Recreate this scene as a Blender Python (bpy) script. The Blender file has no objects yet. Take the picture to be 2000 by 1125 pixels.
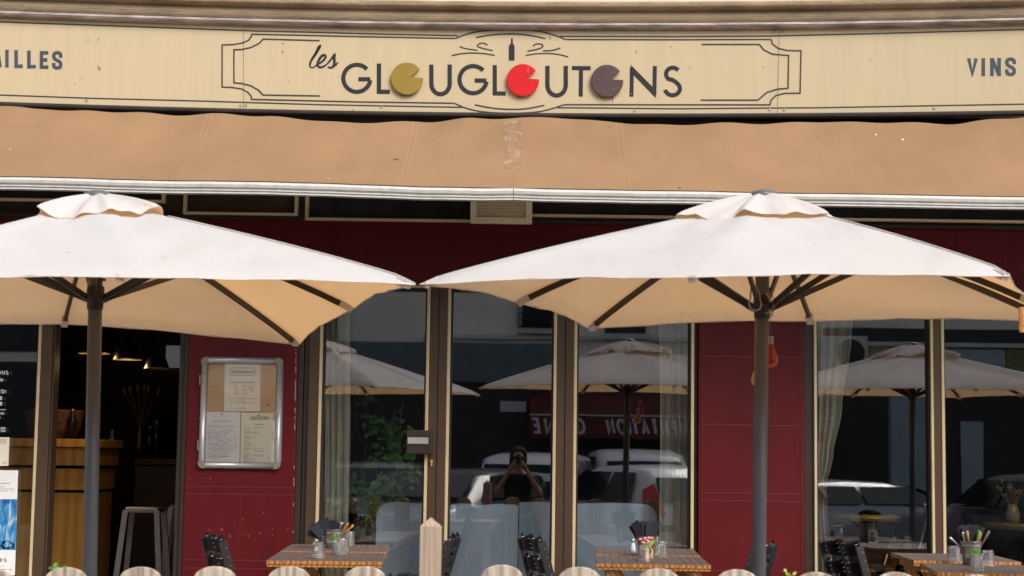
import bpy, bmesh, math, random
from mathutils import Vector, Matrix
from mathutils.bvhtree import BVHTree
R = math.radians
PI = math.pi
random.seed(7)
C = bpy.context.scene.collection
scn = bpy.context.scene

# ------------------------------------------------------------------ camera
F = 3300.0                      # focal length in photo pixels (2000 px wide)
PITCH, YAW, ROLL = R(5.80), R(-0.29), 0.014
EYE = Vector((0, 0, 1.25))
fw = Vector((math.sin(YAW)*math.cos(PITCH), math.cos(YAW)*math.cos(PITCH), math.sin(PITCH)))
r0 = Vector((math.cos(YAW), -math.sin(YAW), 0))
u0 = r0.cross(fw)
rt = r0*math.cos(ROLL) + u0*math.sin(ROLL)
up = u0*math.cos(ROLL) - r0*math.sin(ROLL)
cd = bpy.data.cameras.new('camera')
cam = bpy.data.objects.new('camera', cd); C.objects.link(cam)
cd.sensor_width = 36; cd.lens = 36*F/2000
cd.clip_start = 0.05; cd.clip_end = 500
cam.matrix_world = Matrix(((rt.x, up.x, -fw.x, 0), (rt.y, up.y, -fw.y, 0), (rt.z, up.z, -fw.z, EYE.z), (0, 0, 0, 1)))
cd.dof.use_dof = True; cd.dof.focus_distance = 9.2; cd.dof.aperture_fstop = 5.6
scn.camera = cam

# ------------------------------------------------------------------ world, sun, exposure
SUN_EL, SUN_AZ = R(40.5), R(148)          # azimuth measured clockwise from +Y: light comes from behind the camera, from the right
w = bpy.data.worlds.new('World'); scn.world = w; w.use_nodes = True
nt = w.node_tree; nt.nodes.clear()
sky = nt.nodes.new('ShaderNodeTexSky'); sky.sky_type = 'NISHITA'; sky.sun_disc = False
sky.sun_elevation = SUN_EL; sky.sun_rotation = SUN_AZ; sky.dust_density = 4.0; sky.air_density = 1.0; sky.ozone_density = 0.6
bg = nt.nodes.new('ShaderNodeBackground'); bg.inputs[1].default_value = 0.15
wo = nt.nodes.new('ShaderNodeOutputWorld')
hs = nt.nodes.new('ShaderNodeHueSaturation'); hs.inputs['Saturation'].default_value = .5     # hazy, milky sky
nt.links.new(sky.outputs[0], hs.inputs['Color']); nt.links.new(hs.outputs[0], bg.inputs[0]); nt.links.new(bg.outputs[0], wo.inputs[0])
sd = bpy.data.lights.new('sun', 'SUN'); sd.energy = 1.6; sd.angle = R(30); sd.color = (1, .945, .875)
so = bpy.data.objects.new('sun', sd); C.objects.link(so)
sdir = Vector((math.sin(SUN_AZ)*math.cos(SUN_EL), math.cos(SUN_AZ)*math.cos(SUN_EL), math.sin(SUN_EL)))
so.rotation_euler = sdir.to_track_quat('Z', 'Y').to_euler(); so.location = (0, 0, 30)
scn.view_settings.view_transform = 'Standard'; scn.view_settings.look = 'None'
scn.view_settings.gamma = 1; scn.view_settings.exposure = 0.5
try:
    scn.cycles.max_bounces = 10; scn.cycles.transparent_max_bounces = 16
    scn.cycles.sample_clamp_indirect = 4
except Exception: pass

# ------------------------------------------------------------------ measuring: photo pixel -> place in the scene
def ray(px, py): return (fw + rt*((px-1000)/F) + up*((562.5-py)/F))
def at(px, py, Y):
    d = ray(px, py); return EYE + d*(Y/d.y)
def atz(px, py, z):
    d = ray(px, py); return EYE + d*((z-EYE.z)/d.z)

# ------------------------------------------------------------------ materials
MT = {}
def mat(name, col, rough=.6, metal=0, var=.12, scale=6, bump=0, bscale=80, stretch=(1,1,1), spec=.5, coat=0, col2=None, trans=0, ior=1.45, emis=None, detail=6):
    m = bpy.data.materials.new(name); m.use_nodes = True; MT[name] = m
    n = m.node_tree; b = n.nodes['Principled BSDF']
    b.inputs['Roughness'].default_value = rough; b.inputs['Metallic'].default_value = metal
    b.inputs['Specular IOR Level'].default_value = spec; b.inputs['Coat Weight'].default_value = coat
    b.inputs['Transmission Weight'].default_value = trans; b.inputs['IOR'].default_value = ior
    tc = n.nodes.new('ShaderNodeTexCoord'); mp = n.nodes.new('ShaderNodeMapping'); mp.inputs['Scale'].default_value = stretch
    n.links.new(tc.outputs['Object'], mp.inputs[0])
    ns = n.nodes.new('ShaderNodeTexNoise'); ns.inputs['Scale'].default_value = scale; ns.inputs['Detail'].default_value = detail; ns.inputs['Roughness'].default_value = .6
    n.links.new(mp.outputs[0], ns.inputs['Vector'])
    rp = n.nodes.new('ShaderNodeValToRGB'); c1 = [max(0, c*(1-var)) for c in col]; c2 = [min(1, c*(1+var)) for c in (col2 or col)]
    rp.color_ramp.elements[0].position = .3; rp.color_ramp.elements[1].position = .7
    rp.color_ramp.elements[0].color = (*c1, 1); rp.color_ramp.elements[1].color = (*c2, 1)
    n.links.new(ns.outputs[0], rp.inputs[0]); n.links.new(rp.outputs[0], b.inputs['Base Color'])
    if emis:
        b.inputs['Emission Color'].default_value = (*emis[0], 1); b.inputs['Emission Strength'].default_value = emis[1]
    if bump:
        nb = n.nodes.new('ShaderNodeTexNoise'); nb.inputs['Scale'].default_value = bscale; nb.inputs['Detail'].default_value = 4
        n.links.new(mp.outputs[0], nb.inputs['Vector'])
        bp = n.nodes.new('ShaderNodeBump'); bp.inputs['Strength'].default_value = bump; bp.inputs['Distance'].default_value = .01
        n.links.new(nb.outputs[0], bp.inputs['Height']); n.links.new(bp.outputs[0], b.inputs['Normal'])
    m['ramp'] = rp.name
    return m
def specks(m, col, scale=14, thr=.06, amount=1.0, seed=0.0, stretch=(1,1,1)):
    """scattered small spots (chips, droppings) over the base colour"""
    n = m.node_tree; b = n.nodes['Principled BSDF']
    src = b.inputs['Base Color'].links[0].from_socket
    tc = n.nodes.new('ShaderNodeTexCoord'); mp = n.nodes.new('ShaderNodeMapping'); mp.inputs['Location'].default_value = (seed, seed*1.7, seed*.6)
    mp.inputs['Scale'].default_value = stretch
    n.links.new(tc.outputs['Object'], mp.inputs[0])
    dn = n.nodes.new('ShaderNodeTexNoise'); dn.inputs['Scale'].default_value = scale*6
    n.links.new(mp.outputs[0], dn.inputs['Vector'])
    ad = n.nodes.new('ShaderNodeMixRGB'); ad.inputs[0].default_value = .02; n.links.new(mp.outputs[0], ad.inputs[1]); n.links.new(dn.outputs[1], ad.inputs[2])
    v = n.nodes.new('ShaderNodeTexVoronoi'); v.inputs['Scale'].default_value = scale; v.inputs['Randomness'].default_value = 1
    n.links.new(ad.outputs[0], v.inputs['Vector'])
    # only some cells carry a spot: radius from the cell colour
    sx = n.nodes.new('ShaderNodeSeparateColor'); n.links.new(v.outputs['Color'], sx.inputs[0])
    ml = n.nodes.new('ShaderNodeMath'); ml.operation = 'POWER'; ml.inputs[1].default_value = 4; n.links.new(sx.outputs[0], ml.inputs[0])
    mu = n.nodes.new('ShaderNodeMath'); mu.operation = 'MULTIPLY'; mu.inputs[1].default_value = thr; n.links.new(ml.outputs[0], mu.inputs[0])
    lt = n.nodes.new('ShaderNodeMath'); lt.operation = 'LESS_THAN'; n.links.new(v.outputs['Distance'], lt.inputs[0]); n.links.new(mu.outputs[0], lt.inputs[1])
    am = n.nodes.new('ShaderNodeMath'); am.operation = 'MULTIPLY'; am.inputs[1].default_value = amount; n.links.new(lt.outputs[0], am.inputs[0])
    mx = n.nodes.new('ShaderNodeMixRGB'); mx.inputs[2].default_value = (*col, 1)
    n.links.new(am.outputs[0], mx.inputs[0]); n.links.new(src, mx.inputs[1]); n.links.new(mx.outputs[0], b.inputs['Base Color'])
def streaks(m, col, sx=14, sz=.5, lo=.52, hi=.75, amount=.4, loc=(0,0,0)):
    """soft vertical runs of dirt"""
    n = m.node_tree; b = n.nodes['Principled BSDF']; src = b.inputs['Base Color'].links[0].from_socket
    tc = n.nodes.new('ShaderNodeTexCoord'); mp = n.nodes.new('ShaderNodeMapping'); mp.inputs['Scale'].default_value = (sx, 1, sz); mp.inputs['Location'].default_value = loc
    n.links.new(tc.outputs['Object'], mp.inputs[0])
    ns = n.nodes.new('ShaderNodeTexNoise'); ns.inputs['Scale'].default_value = 1; ns.inputs['Detail'].default_value = 8; ns.inputs['Roughness'].default_value = .7
    n.links.new(mp.outputs[0], ns.inputs['Vector'])
    mr = n.nodes.new('ShaderNodeMapRange'); mr.inputs[1].default_value = lo; mr.inputs[2].default_value = hi; mr.inputs[4].default_value = amount
    n.links.new(ns.outputs[0], mr.inputs[0])
    mx = n.nodes.new('ShaderNodeMixRGB'); mx.inputs[2].default_value = (*col, 1)
    n.links.new(mr.outputs[0], mx.inputs[0]); n.links.new(src, mx.inputs[1]); n.links.new(mx.outputs[0], b.inputs['Base Color'])
def woodmat(name, ca, cb, scale=3, stretch=(18, 18, 1.2), rough=.65, dist=6, bump=.15, wmix=.5):
    m = mat(name, ca, rough=rough, var=.05)
    n = m.node_tree; b = n.nodes['Principled BSDF']
    tc = n.nodes.new('ShaderNodeTexCoord'); mp = n.nodes.new('ShaderNodeMapping'); mp.inputs['Scale'].default_value = stretch
    oi = n.nodes.new('ShaderNodeObjectInfo'); va = n.nodes.new('ShaderNodeVectorMath'); va.operation = 'ADD'
    sc = n.nodes.new('ShaderNodeVectorMath'); sc.operation = 'SCALE'; sc.inputs['Scale'].default_value = 9
    cb_ = n.nodes.new('ShaderNodeCombineXYZ')
    for k in range(3): n.links.new(oi.outputs['Random'], cb_.inputs[k])
    n.links.new(cb_.outputs[0], sc.inputs[0]); n.links.new(sc.outputs[0], va.inputs[1])
    n.links.new(tc.outputs['Object'], mp.inputs[0]); n.links.new(mp.outputs[0], va.inputs[0])
    wv = n.nodes.new('ShaderNodeTexWave'); wv.inputs['Scale'].default_value = scale; wv.inputs['Distortion'].default_value = dist; wv.inputs['Detail'].default_value = 4; wv.inputs['Detail Scale'].default_value = 1.5
    n.links.new(va.outputs[0], wv.inputs[0])
    n2 = n.nodes.new('ShaderNodeTexNoise'); n2.inputs['Scale'].default_value = 4; n2.inputs['Detail'].default_value = 8; n.links.new(va.outputs[0], n2.inputs[0])
    mx0 = n.nodes.new('ShaderNodeMixRGB'); mx0.inputs[0].default_value = wmix; n.links.new(wv.outputs[0], mx0.inputs[1]); n.links.new(n2.outputs[0], mx0.inputs[2])
    rp = n.nodes.new('ShaderNodeValToRGB'); rp.color_ramp.elements[0].position = .25; rp.color_ramp.elements[1].position = .75
    rp.color_ramp.elements[0].color = (*ca, 1); rp.color_ramp.elements[1].color = (*cb, 1)
    n.links.new(mx0.outputs[0], rp.inputs[0]); n.links.new(rp.outputs[0], b.inputs['Base Color'])
    bp = n.nodes.new('ShaderNodeBump'); bp.inputs['Strength'].default_value = bump; bp.inputs['Distance'].default_value = .005
    n.links.new(mx0.outputs[0], bp.inputs['Height']); n.links.new(bp.outputs[0], b.inputs['Normal'])
    return m
def glassmat(name, refl, tint):
    m = bpy.data.materials.new(name); m.use_nodes = True; n = m.node_tree; n.nodes.clear(); MT[name] = m
    o = n.nodes.new('ShaderNodeOutputMaterial'); mx = n.nodes.new('ShaderNodeMixShader')
    lw = n.nodes.new('ShaderNodeFresnel'); lw.inputs[0].default_value = 1.5
    ma = n.nodes.new('ShaderNodeMath'); ma.operation = 'ADD'; ma.inputs[1].default_value = refl-.04; ma.use_clamp = True
    n.links.new(lw.outputs[0], ma.inputs[0]); n.links.new(ma.outputs[0], mx.inputs[0])
    t = n.nodes.new('ShaderNodeBsdfTransparent'); t.inputs[0].default_value = (*tint, 1)
    g = n.nodes.new('ShaderNodeBsdfGlossy'); g.inputs['Roughness'].default_value = .0; g.inputs[0].default_value = (.95, .97, 1, 1)
    # faint waviness of float glass
    tc = n.nodes.new('ShaderNodeTexCoord'); ns = n.nodes.new('ShaderNodeTexNoise'); ns.inputs['Scale'].default_value = 1.3; n.links.new(tc.outputs['Object'], ns.inputs[0])
    bp = n.nodes.new('ShaderNodeBump'); bp.inputs['Strength'].default_value = .05; bp.inputs['Distance'].default_value = .004
    n.links.new(ns.outputs[0], bp.inputs['Height']); n.links.new(bp.outputs[0], g.inputs['Normal'])
    n.links.new(t.outputs[0], mx.inputs[1]); n.links.new(g.outputs[0], mx.inputs[2]); n.links.new(mx.outputs[0], o.inputs[0])
    return m
def clothmat(name, cd_, ct, wt=.35, scale=3, var=.05, bump=.12, bscale=9):
    m = mat(name, cd_, rough=.9, var=var, scale=scale, spec=.15, bump=bump, bscale=bscale)
    n = m.node_tree; b = n.nodes['Principled BSDF']; o = [x for x in n.nodes if x.type == 'OUTPUT_MATERIAL'][0]
    t = n.nodes.new('ShaderNodeBsdfTranslucent'); t.inputs[0].default_value = (*ct, 1)
    mx = n.nodes.new('ShaderNodeMixShader'); mx.inputs[0].default_value = wt
    n.links.new(b.outputs[0], mx.inputs[1]); n.links.new(t.outputs[0], mx.inputs[2]); n.links.new(mx.outputs[0], o.inputs[0])
    return m

mat('sign_cream', (.455, .37, .235), rough=.45, var=.04, scale=1.5, stretch=(9, 1, .5), bump=.02, bscale=5)
streaks(MT['sign_cream'], (.40, .33, .22), sx=26, sz=.6, amount=.28)
specks(MT['sign_cream'], (.10, .06, .03), scale=5.5, thr=.06, stretch=(1, 1, .5))
mat('sign_line', (.03, .026, .022), rough=.5, var=.2)
mat('letter_dark', (.022, .022, .026), rough=.6, var=.2, scale=30, spec=.25)
specks(MT['letter_dark'], (.45, .40, .30), scale=40, thr=.12)
mat('letter_blue', (.035, .046, .065), rough=.5, var=.15)
mat('disc_gold', (.25, .17, .032), spec=.2, rough=.5, var=.08)
mat('disc_red', (.52, .010, .016), spec=.25, rough=.4, var=.05); streaks(MT['disc_red'], (.9, .5, .45), sx=60, sz=3, lo=.68, hi=.7, amount=.7)
mat('disc_brown', (.078, .050, .050), spec=.2, rough=.5, var=.12); specks(MT['disc_brown'], (.6, .5, .45), scale=50, thr=.2)
mat('rust', (.20, .11, .05), rough=.8, var=.4, scale=60)
mat('stone', (.34, .26, .175), rough=.9, var=.2, scale=9, bump=.5, bscale=60, stretch=(.5, 1, 1)); specks(MT['stone'], (.08, .06, .045), scale=12, thr=.12)
streaks(MT['stone'], (.14, .105, .07), sx=2, sz=7, lo=.5, hi=.7, amount=.55)
mat('stone_pale', (.62, .56, .47), rough=.9, var=.1, scale=5, bump=.3)
mat('lead', (.30, .26, .245), rough=.45, var=.55, scale=5, stretch=(1.2, 3, 9), metal=.3, bump=.3, bscale=20)
mat('dark_metal', (.045, .036, .034), rough=.45, var=.25, metal=.3)
mat('awning_cloth', (.262, .160, .087), rough=.85, var=.12, scale=1.1, bump=.45, bscale=5, spec=.2)
streaks(MT['awning_cloth'], (.19, .115, .065), sx=5, sz=2.2, lo=.5, hi=.75, amount=.35)
specks(MT['awning_cloth'], (.10, .05, .025), scale=6, thr=.085); specks(MT['awning_cloth'], (.70, .60, .50), scale=7.5, thr=.075, seed=3.3)
specks(MT['awning_cloth'], (.16, .09, .045), scale=13, thr=.09, seed=8.1)
mat('awning_seam', (.295, .185, .105), rough=.85)
mat('awning_patch', (.34, .23, .15), rough=.9, var=.12, scale=60)
_n = MT['awning_patch'].node_tree; _b = _n.nodes['Principled BSDF']; _t = _n.nodes.new('ShaderNodeTexNoise'); _t.inputs['Scale'].default_value = 16; _t.inputs['Detail'].default_value = 8
_c = _n.nodes.new('ShaderNodeTexCoord'); _n.links.new(_c.outputs['Object'], _t.inputs['Vector']); _r = _n.nodes.new('ShaderNodeMapRange'); _r.inputs[1].default_value = .34; _r.inputs[2].default_value = .58; _r.inputs[4].default_value = .85
_n.links.new(_t.outputs[0], _r.inputs[0]); _n.links.new(_r.outputs[0], _b.inputs['Alpha'])
mat('bar_white', (.49, .48, .46), rough=.35, var=.12, scale=20, stretch=(1, 1, 1)); streaks(MT['bar_white'], (.22, .19, .16), sx=45, sz=6, lo=.55, hi=.75, amount=.35)
mat('burgundy', (.092, .0055, .0085), spec=.25, rough=.42, var=.10, scale=2.2, bump=.05, bscale=6)
specks(MT['burgundy'], (.45, .28, .25), scale=9, thr=.045)
streaks(MT['burgundy'], (.045, .004, .006), sx=5, sz=.8, lo=.48, hi=.75, amount=.4)
mat('burgundy_groove', (.07, .006, .008), rough=.5); mat('burgundy_edge', (.13, .012, .016), rough=.4)
mat('chip', (.42, .24, .22), rough=.8)
mat('bronze', (.085, .052, .032), rough=.38, var=.12, metal=.35, stretch=(1, 1, .3)); specks(MT['bronze'], (.4, .35, .3), scale=8, thr=.04)
mat('dark_brown', (.035, .024, .020), rough=.4, var=.15, metal=.2); specks(MT['dark_brown'], (.45, .4, .38), scale=10, thr=.05)
mat('gold_trim', (.56, .44, .26), rough=.4, var=.1, metal=.15)
mat('rubber', (.012, .011, .011), rough=.6)
glassmat('shop_glass', .225, (.96, .98, .97)); glassmat('case_glass', .05, (.97, .97, .97))
mat('tumbler_glass', (1, 1, 1), rough=.03, var=0, trans=.95, ior=1.5)
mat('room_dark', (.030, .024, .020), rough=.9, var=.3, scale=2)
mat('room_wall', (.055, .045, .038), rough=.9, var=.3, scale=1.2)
mat('ceiling_paint', (.20, .15, .11), rough=.9)
mat('pave', (.36, .33, .29), rough=.9, var=.25, scale=5, bump=.4, bscale=90)
mat('asphalt', (.055, .055, .058), rough=.9, var=.3, scale=40, bump=.5, bscale=250)
clothmat('canvas', (.755, .775, .795), (.74, .40, .13), wt=.42, scale=2.2, var=.035, bump=.6, bscale=7)
specks(MT['canvas'], (.45, .28, .18), scale=9, thr=.06, stretch=(1, 1, 3))
streaks(MT['canvas'], (.50, .47, .43), sx=7, sz=7, lo=.5, hi=.8, amount=.35)
mat('canvas_seam', (.66, .58, .52), rough=.9, var=.15)
mat('pole_paint', (.072, .078, .090), rough=.38, var=.12, metal=.0, scale=14, stretch=(1, 1, .2)); specks(MT['pole_paint'], (.25, .24, .22), scale=18, thr=.05)
mat('rib_brown', (.030, .022, .017), rough=.45, var=.2, metal=.2)
mat('cap_grey', (.10, .105, .115), rough=.4)
mat('rope', (.22, .16, .10), rough=.8, var=.3, scale=90); mat('galv', (.30, .29, .28), rough=.4, metal=.8, var=.2)
mat('copper', (.33, .15, .07), rough=.4, metal=.7, var=.25, scale=25); mat('steel', (.42, .40, .37), rough=.3, metal=.85, var=.25, scale=12)
mat('napkin', (.012, .014, .024), rough=.85, var=.2); mat('chair_black', (.026, .026, .029), rough=.38, var=.2); mat('screw', (.6, .58, .55), rough=.3, metal=.8)
mat('alu', (.42, .42, .43), rough=.42, metal=.6, var=.06, stretch=(1, 1, 8)); mat('alu_corner', (.24, .21, .16), rough=.5, metal=.4)
mat('cork', (.52, .34, .19), rough=.85, var=.1, scale=2.5, bump=.2, bscale=12)
mat('paper_cream', (.70, .64, .53), rough=.8, var=.03); mat('paper_white', (.66, .64, .62), rough=.8, var=.04); mat('ink', (.16, .14, .13), rough=.8); mat('ink_red', (.40, .10, .08), rough=.8)
mat('ink_green', (.38, .46, .25), rough=.8); mat('pin_red', (.7, .1, .08), rough=.4); mat('white_vinyl', (.75, .75, .75), rough=.5, var=.03)
woodmat('picket_wood', (.20, .155, .12), (.56, .48, .40), scale=.35, stretch=(22, 8, 1.6), dist=14, bump=.12, wmix=.72)
woodmat('post_wood', (.27, .20, .145), (.42, .33, .255), scale=.5, stretch=(34, 34, 1.0), dist=10, bump=.15, wmix=.75)
woodmat('table_weathered', (.098, .070, .061), (.165, .122, .108), scale=3, stretch=(30, 60, 5), dist=5, wmix=.6)
woodmat('table_orange', (.30, .12, .028), (.52, .25, .075), scale=4, stretch=(3, 2, 14), dist=3, rough=.4)
woodmat('bar_wood', (.70, .31, .045), (.85, .44, .08), scale=.5, stretch=(7, 7, .7), dist=6, rough=.35)
mat('sofa_blue', (.54, .69, .86), rough=.85, var=.08, scale=4, bump=.2, bscale=14)
clothmat('curtain', (.74, .71, .58), (.6, .57, .45), wt=.25, scale=4, var=.08)
mat('leaf_green', (.09, .25, .045), rough=.45, var=.4, scale=9); mat('leaf_bright', (.16, .42, .07), rough=.5, var=.25, scale=30); mat('leaf_lime', (.35, .50, .06), rough=.5, var=.2)
mat('stem_brown', (.12, .09, .05), rough=.8); mat('pink_petal', (.80, .30, .40), rough=.6, var=.2, scale=60); mat('pot_white', (.68, .66, .62), rough=.4); mat('pot_blue', (.16, .25, .45), rough=.4)
mat('brass', (.85, .58, .18), rough=.32, metal=.6, var=.15); mat('shade_black', (.012, .012, .012), rough=.35); mat('bulb_glow', (1, .8, .5), emis=((1, .62, .25), .5))
mat('wicker', (.16, .085, .045), rough=.8, var=.5, scale=50, bump=.6, bscale=60); mat('dried', (.20, .13, .07), rough=.9, var=.3, scale=30)
mat('red_bulb', (.60, .05, .04), rough=.06, var=.1, trans=.6); mat('amber_bulb', (.65, .45, .22), rough=.1, trans=.5)
mat('skin', (.42, .22, .15), rough=.55, var=.06); mat('hair', (.018, .012, .009), rough=.7, var=.3, scale=60, bump=.5); mat('shirt', (.012, .012, .014), rough=.9); mat('jeans', (.03, .04, .07), rough=.9); mat('camera_black', (.01, .01, .01), rough=.35)
mat('car_white', (.72, .72, .73), rough=.22, coat=.6, var=.02); mat('car_dark', (.06, .066, .075), rough=.25, coat=.6, var=.03); mat('car_silver', (.34, .36, .38), rough=.25, coat=.6, metal=.3, var=.02)
mat('car_glass', (.012, .014, .016), rough=.06, var=0); mat('tyre', (.02, .02, .02), rough=.85); mat('rim', (.35, .35, .36), rough=.3, metal=.8); mat('lamp_red', (.75, .05, .03), rough=.15, coat=.5); mat('lamp_clear', (.7, .7, .68), rough=.15, coat=.5)
mat('plaster_grey', (.82, .76, .69), rough=.9, var=.12, scale=1.2); mat('teal_metal', (.13, .17, .19), rough=.5, var=.2); mat('slate_blue', (.30, .38, .42), rough=.6, var=.12, scale=2); mat('shop_red', (.13, .02, .02), rough=.8, var=.1); mat('shop_dark', (.02, .02, .022), rough=.5); mat('opp_white', (.55, .55, .54), rough=.7); mat('olive_sign', (.16, .19, .06), rough=.6)
mat('shaker_blue', (.42, .52, .60), rough=.25); mat('terracotta', (.32, .12, .06), rough=.8)

# ------------------------------------------------------------------ mesh helpers
def new(name, bm, m, parent=None, smooth=False, loc=None, split=False):
    if split:                                   # one object for every loose piece
        left = set(bm.faces); groups = []
        while left:
            f0 = left.pop(); st = [f0]; g = [f0]
            while st:
                for v in st.pop().verts:
                    for f in v.link_faces:
                        if f in left: left.remove(f); st.append(f); g.append(f)
            groups.append(sorted(g, key=lambda f: f.index))
        out = []
        for g in groups:
            b2 = bmesh.new(); mp = {}
            for f in g:
                for v in f.verts:
                    if v not in mp: mp[v] = b2.verts.new(v.co)
                n_ = b2.faces.new([mp[v] for v in f.verts]); n_.material_index = f.material_index; n_.smooth = f.smooth
            out.append(new(name, b2, m, parent, smooth, loc))
        bm.free(); return out
    me = bpy.data.meshes.new(name); bm.normal_update(); bm.to_mesh(me); bm.free()
    ms = m if isinstance(m, (list, tuple)) else [m]
    for x in ms: me.materials.append(MT[x] if isinstance(x, str) else x)
    if smooth:
        for p in me.polygons: p.use_smooth = True
    o = bpy.data.objects.new(name, me); C.objects.link(o)
    if parent: o.parent = parent
    if loc: o.location = loc
    return o
def thing(name, label, cat, loc=(0,0,0), rz=0, group=None, kind=None):
    o = bpy.data.objects.new(name, None); C.objects.link(o); o.location = loc; o.rotation_euler = (0, 0, rz)
    o.empty_display_size = .1
    return tag(o, label, cat, group, kind)
def tag(o, label=None, cat=None, group=None, kind=None):
    if label: o['label'] = label
    if cat: o['category'] = cat
    if group: o['group'] = group
    if kind: o['kind'] = kind
    return o
def box(bm, x0, x1, y0, y1, z0, z1, mi=0, bev=0):
    r = bmesh.ops.create_cube(bm, size=1)
    for v in r['verts']: v.co = Vector(((x0+x1)/2 + v.co.x*(x1-x0), (y0+y1)/2 + v.co.y*(y1-y0), (z0+z1)/2 + v.co.z*(z1-z0)))
    fs = set(f for v in r['verts'] for f in v.link_faces)
    for f in fs: f.material_index = mi
    if bev:
        es = list(set(e for f in fs for e in f.edges)); bmesh.ops.bevel(bm, geom=es, offset=bev, segments=2, affect='EDGES', profile=.5)
    return r['verts']
def bxo(name, b, m, parent=None, bev=0):
    bm = bmesh.new(); box(bm, *b, bev=bev); return new(name, bm, m, parent)
def tube(bm, pts, rad, n=8, cap=True, mi=0):
    pts = [Vector(p) for p in pts]; rings = []
    rr = rad if isinstance(rad, (list, tuple)) else [rad]*len(pts)
    prev = None
    for i, p in enumerate(pts):
        t = (pts[min(i+1, len(pts)-1)] - pts[max(i-1, 0)]).normalized()
        a = Vector((0, 0, 1)) if abs(t.z) < .9 else Vector((1, 0, 0))
        if prev is not None: a = prev
        s = t.cross(a).normalized(); u = s.cross(t).normalized(); prev = u
        rings.append([bm.verts.new(p + (s*math.cos(2*PI*k/n) + u*math.sin(2*PI*k/n))*rr[i]) for k in range(n)])
    for a, b in zip(rings, rings[1:]):
        for k in range(n):
            f = bm.faces.new((a[k], a[(k+1)%n], b[(k+1)%n], b[k])); f.material_index = mi; f.smooth = True
    if cap:
        for rg in (rings[0][::-1], rings[-1]):
            f = bm.faces.new(rg); f.material_index = mi
def bar(bm, a, b, w, h, upv=(0,0,1), mi=0):
    a, b = Vector(a), Vector(b); t = (b-a).normalized(); s = t.cross(Vector(upv)).normalized(); u = s.cross(t).normalized()
    V = [bm.verts.new(p + s*w/2*i + u*h/2*j) for p in (a, b) for i, j in ((-1,-1), (1,-1), (1,1), (-1,1))]
    for q in ((0,1,2,3), (7,6,5,4), (0,4,5,1), (1,5,6,2), (2,6,7,3), (3,7,4,0)):
        f = bm.faces.new([V[k] for k in q]); f.material_index = mi
def lathe(bm, prof, cx=0, cy=0, z=0, n=24, mi=0, sx=1, sy=1):
    rings = []
    for r, h in prof:
        if r < 1e-5: rings.append([bm.verts.new((cx, cy, z+h))])
        else: rings.append([bm.verts.new((cx + r*sx*math.cos(2*PI*k/n), cy + r*sy*math.sin(2*PI*k/n), z+h)) for k in range(n)])
    for a, b in zip(rings, rings[1:]):
        for k in range(n):
            k2 = (k+1) % n
            if len(a) == 1 and len(b) == 1: continue
            if len(a) == 1: f = bm.faces.new((a[0], b[k2], b[k]))
            elif len(b) == 1: f = bm.faces.new((a[k], a[k2], b[0]))
            else: f = bm.faces.new((a[k], a[k2], b[k2], b[k]))
            f.material_index = mi; f.smooth = True
def grid(bm, fn, nu, nv, mi=0, smooth=True):
    V = [[bm.verts.new(fn(i/nu, j/nv)) for j in range(nv+1)] for i in range(nu+1)]
    for i in range(nu):
        for j in range(nv):
            f = bm.faces.new((V[i][j], V[i+1][j], V[i+1][j+1], V[i][j+1])); f.material_index = mi; f.smooth = smooth
    return V
def dup(root, loc=None, rz=None, label=None):
    r = root.copy(); C.objects.link(r)
    if loc is not None: r.location = loc
    if rz is not None: r.rotation_euler = (0, 0, rz)
    if label: r['label'] = label
    for ch in list(root.children):
        c = ch.copy(); C.objects.link(c); c.parent = r
        for g in list(ch.children):
            d = g.copy(); C.objects.link(d); d.parent = c
    return r

# curved street front: the sign band and cornice bow away from the street in the middle
def YS(x): return 9.62 - .0225*x*x - .026*x
def S(px, py, off=0.0):
    d = ray(px, py); Y = 9.6
    for _ in range(6):
        X = d.x*Y/d.y; Y = YS(X) - off
    return EYE + d*(Y/d.y)
def sweep(bm, prof, x0=-5.4, x1=5.4, n=60, mi=0, closed=False, smooth=False):
    rows = []
    for i in range(n+1):
        x = x0 + (x1-x0)*i/n
        rows.append([bm.verts.new((x, YS(x)-o, z)) for o, z in prof])
    m = len(prof)
    for a, b in zip(rows, rows[1:]):
        for k in range(m if closed else m-1):
            f = bm.faces.new((a[k], b[k], b[(k+1)%m], a[(k+1)%m])); f.material_index = mi; f.smooth = smooth
    if closed:
        bm.faces.new(rows[0]); bm.faces.new(rows[-1][::-1])

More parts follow.
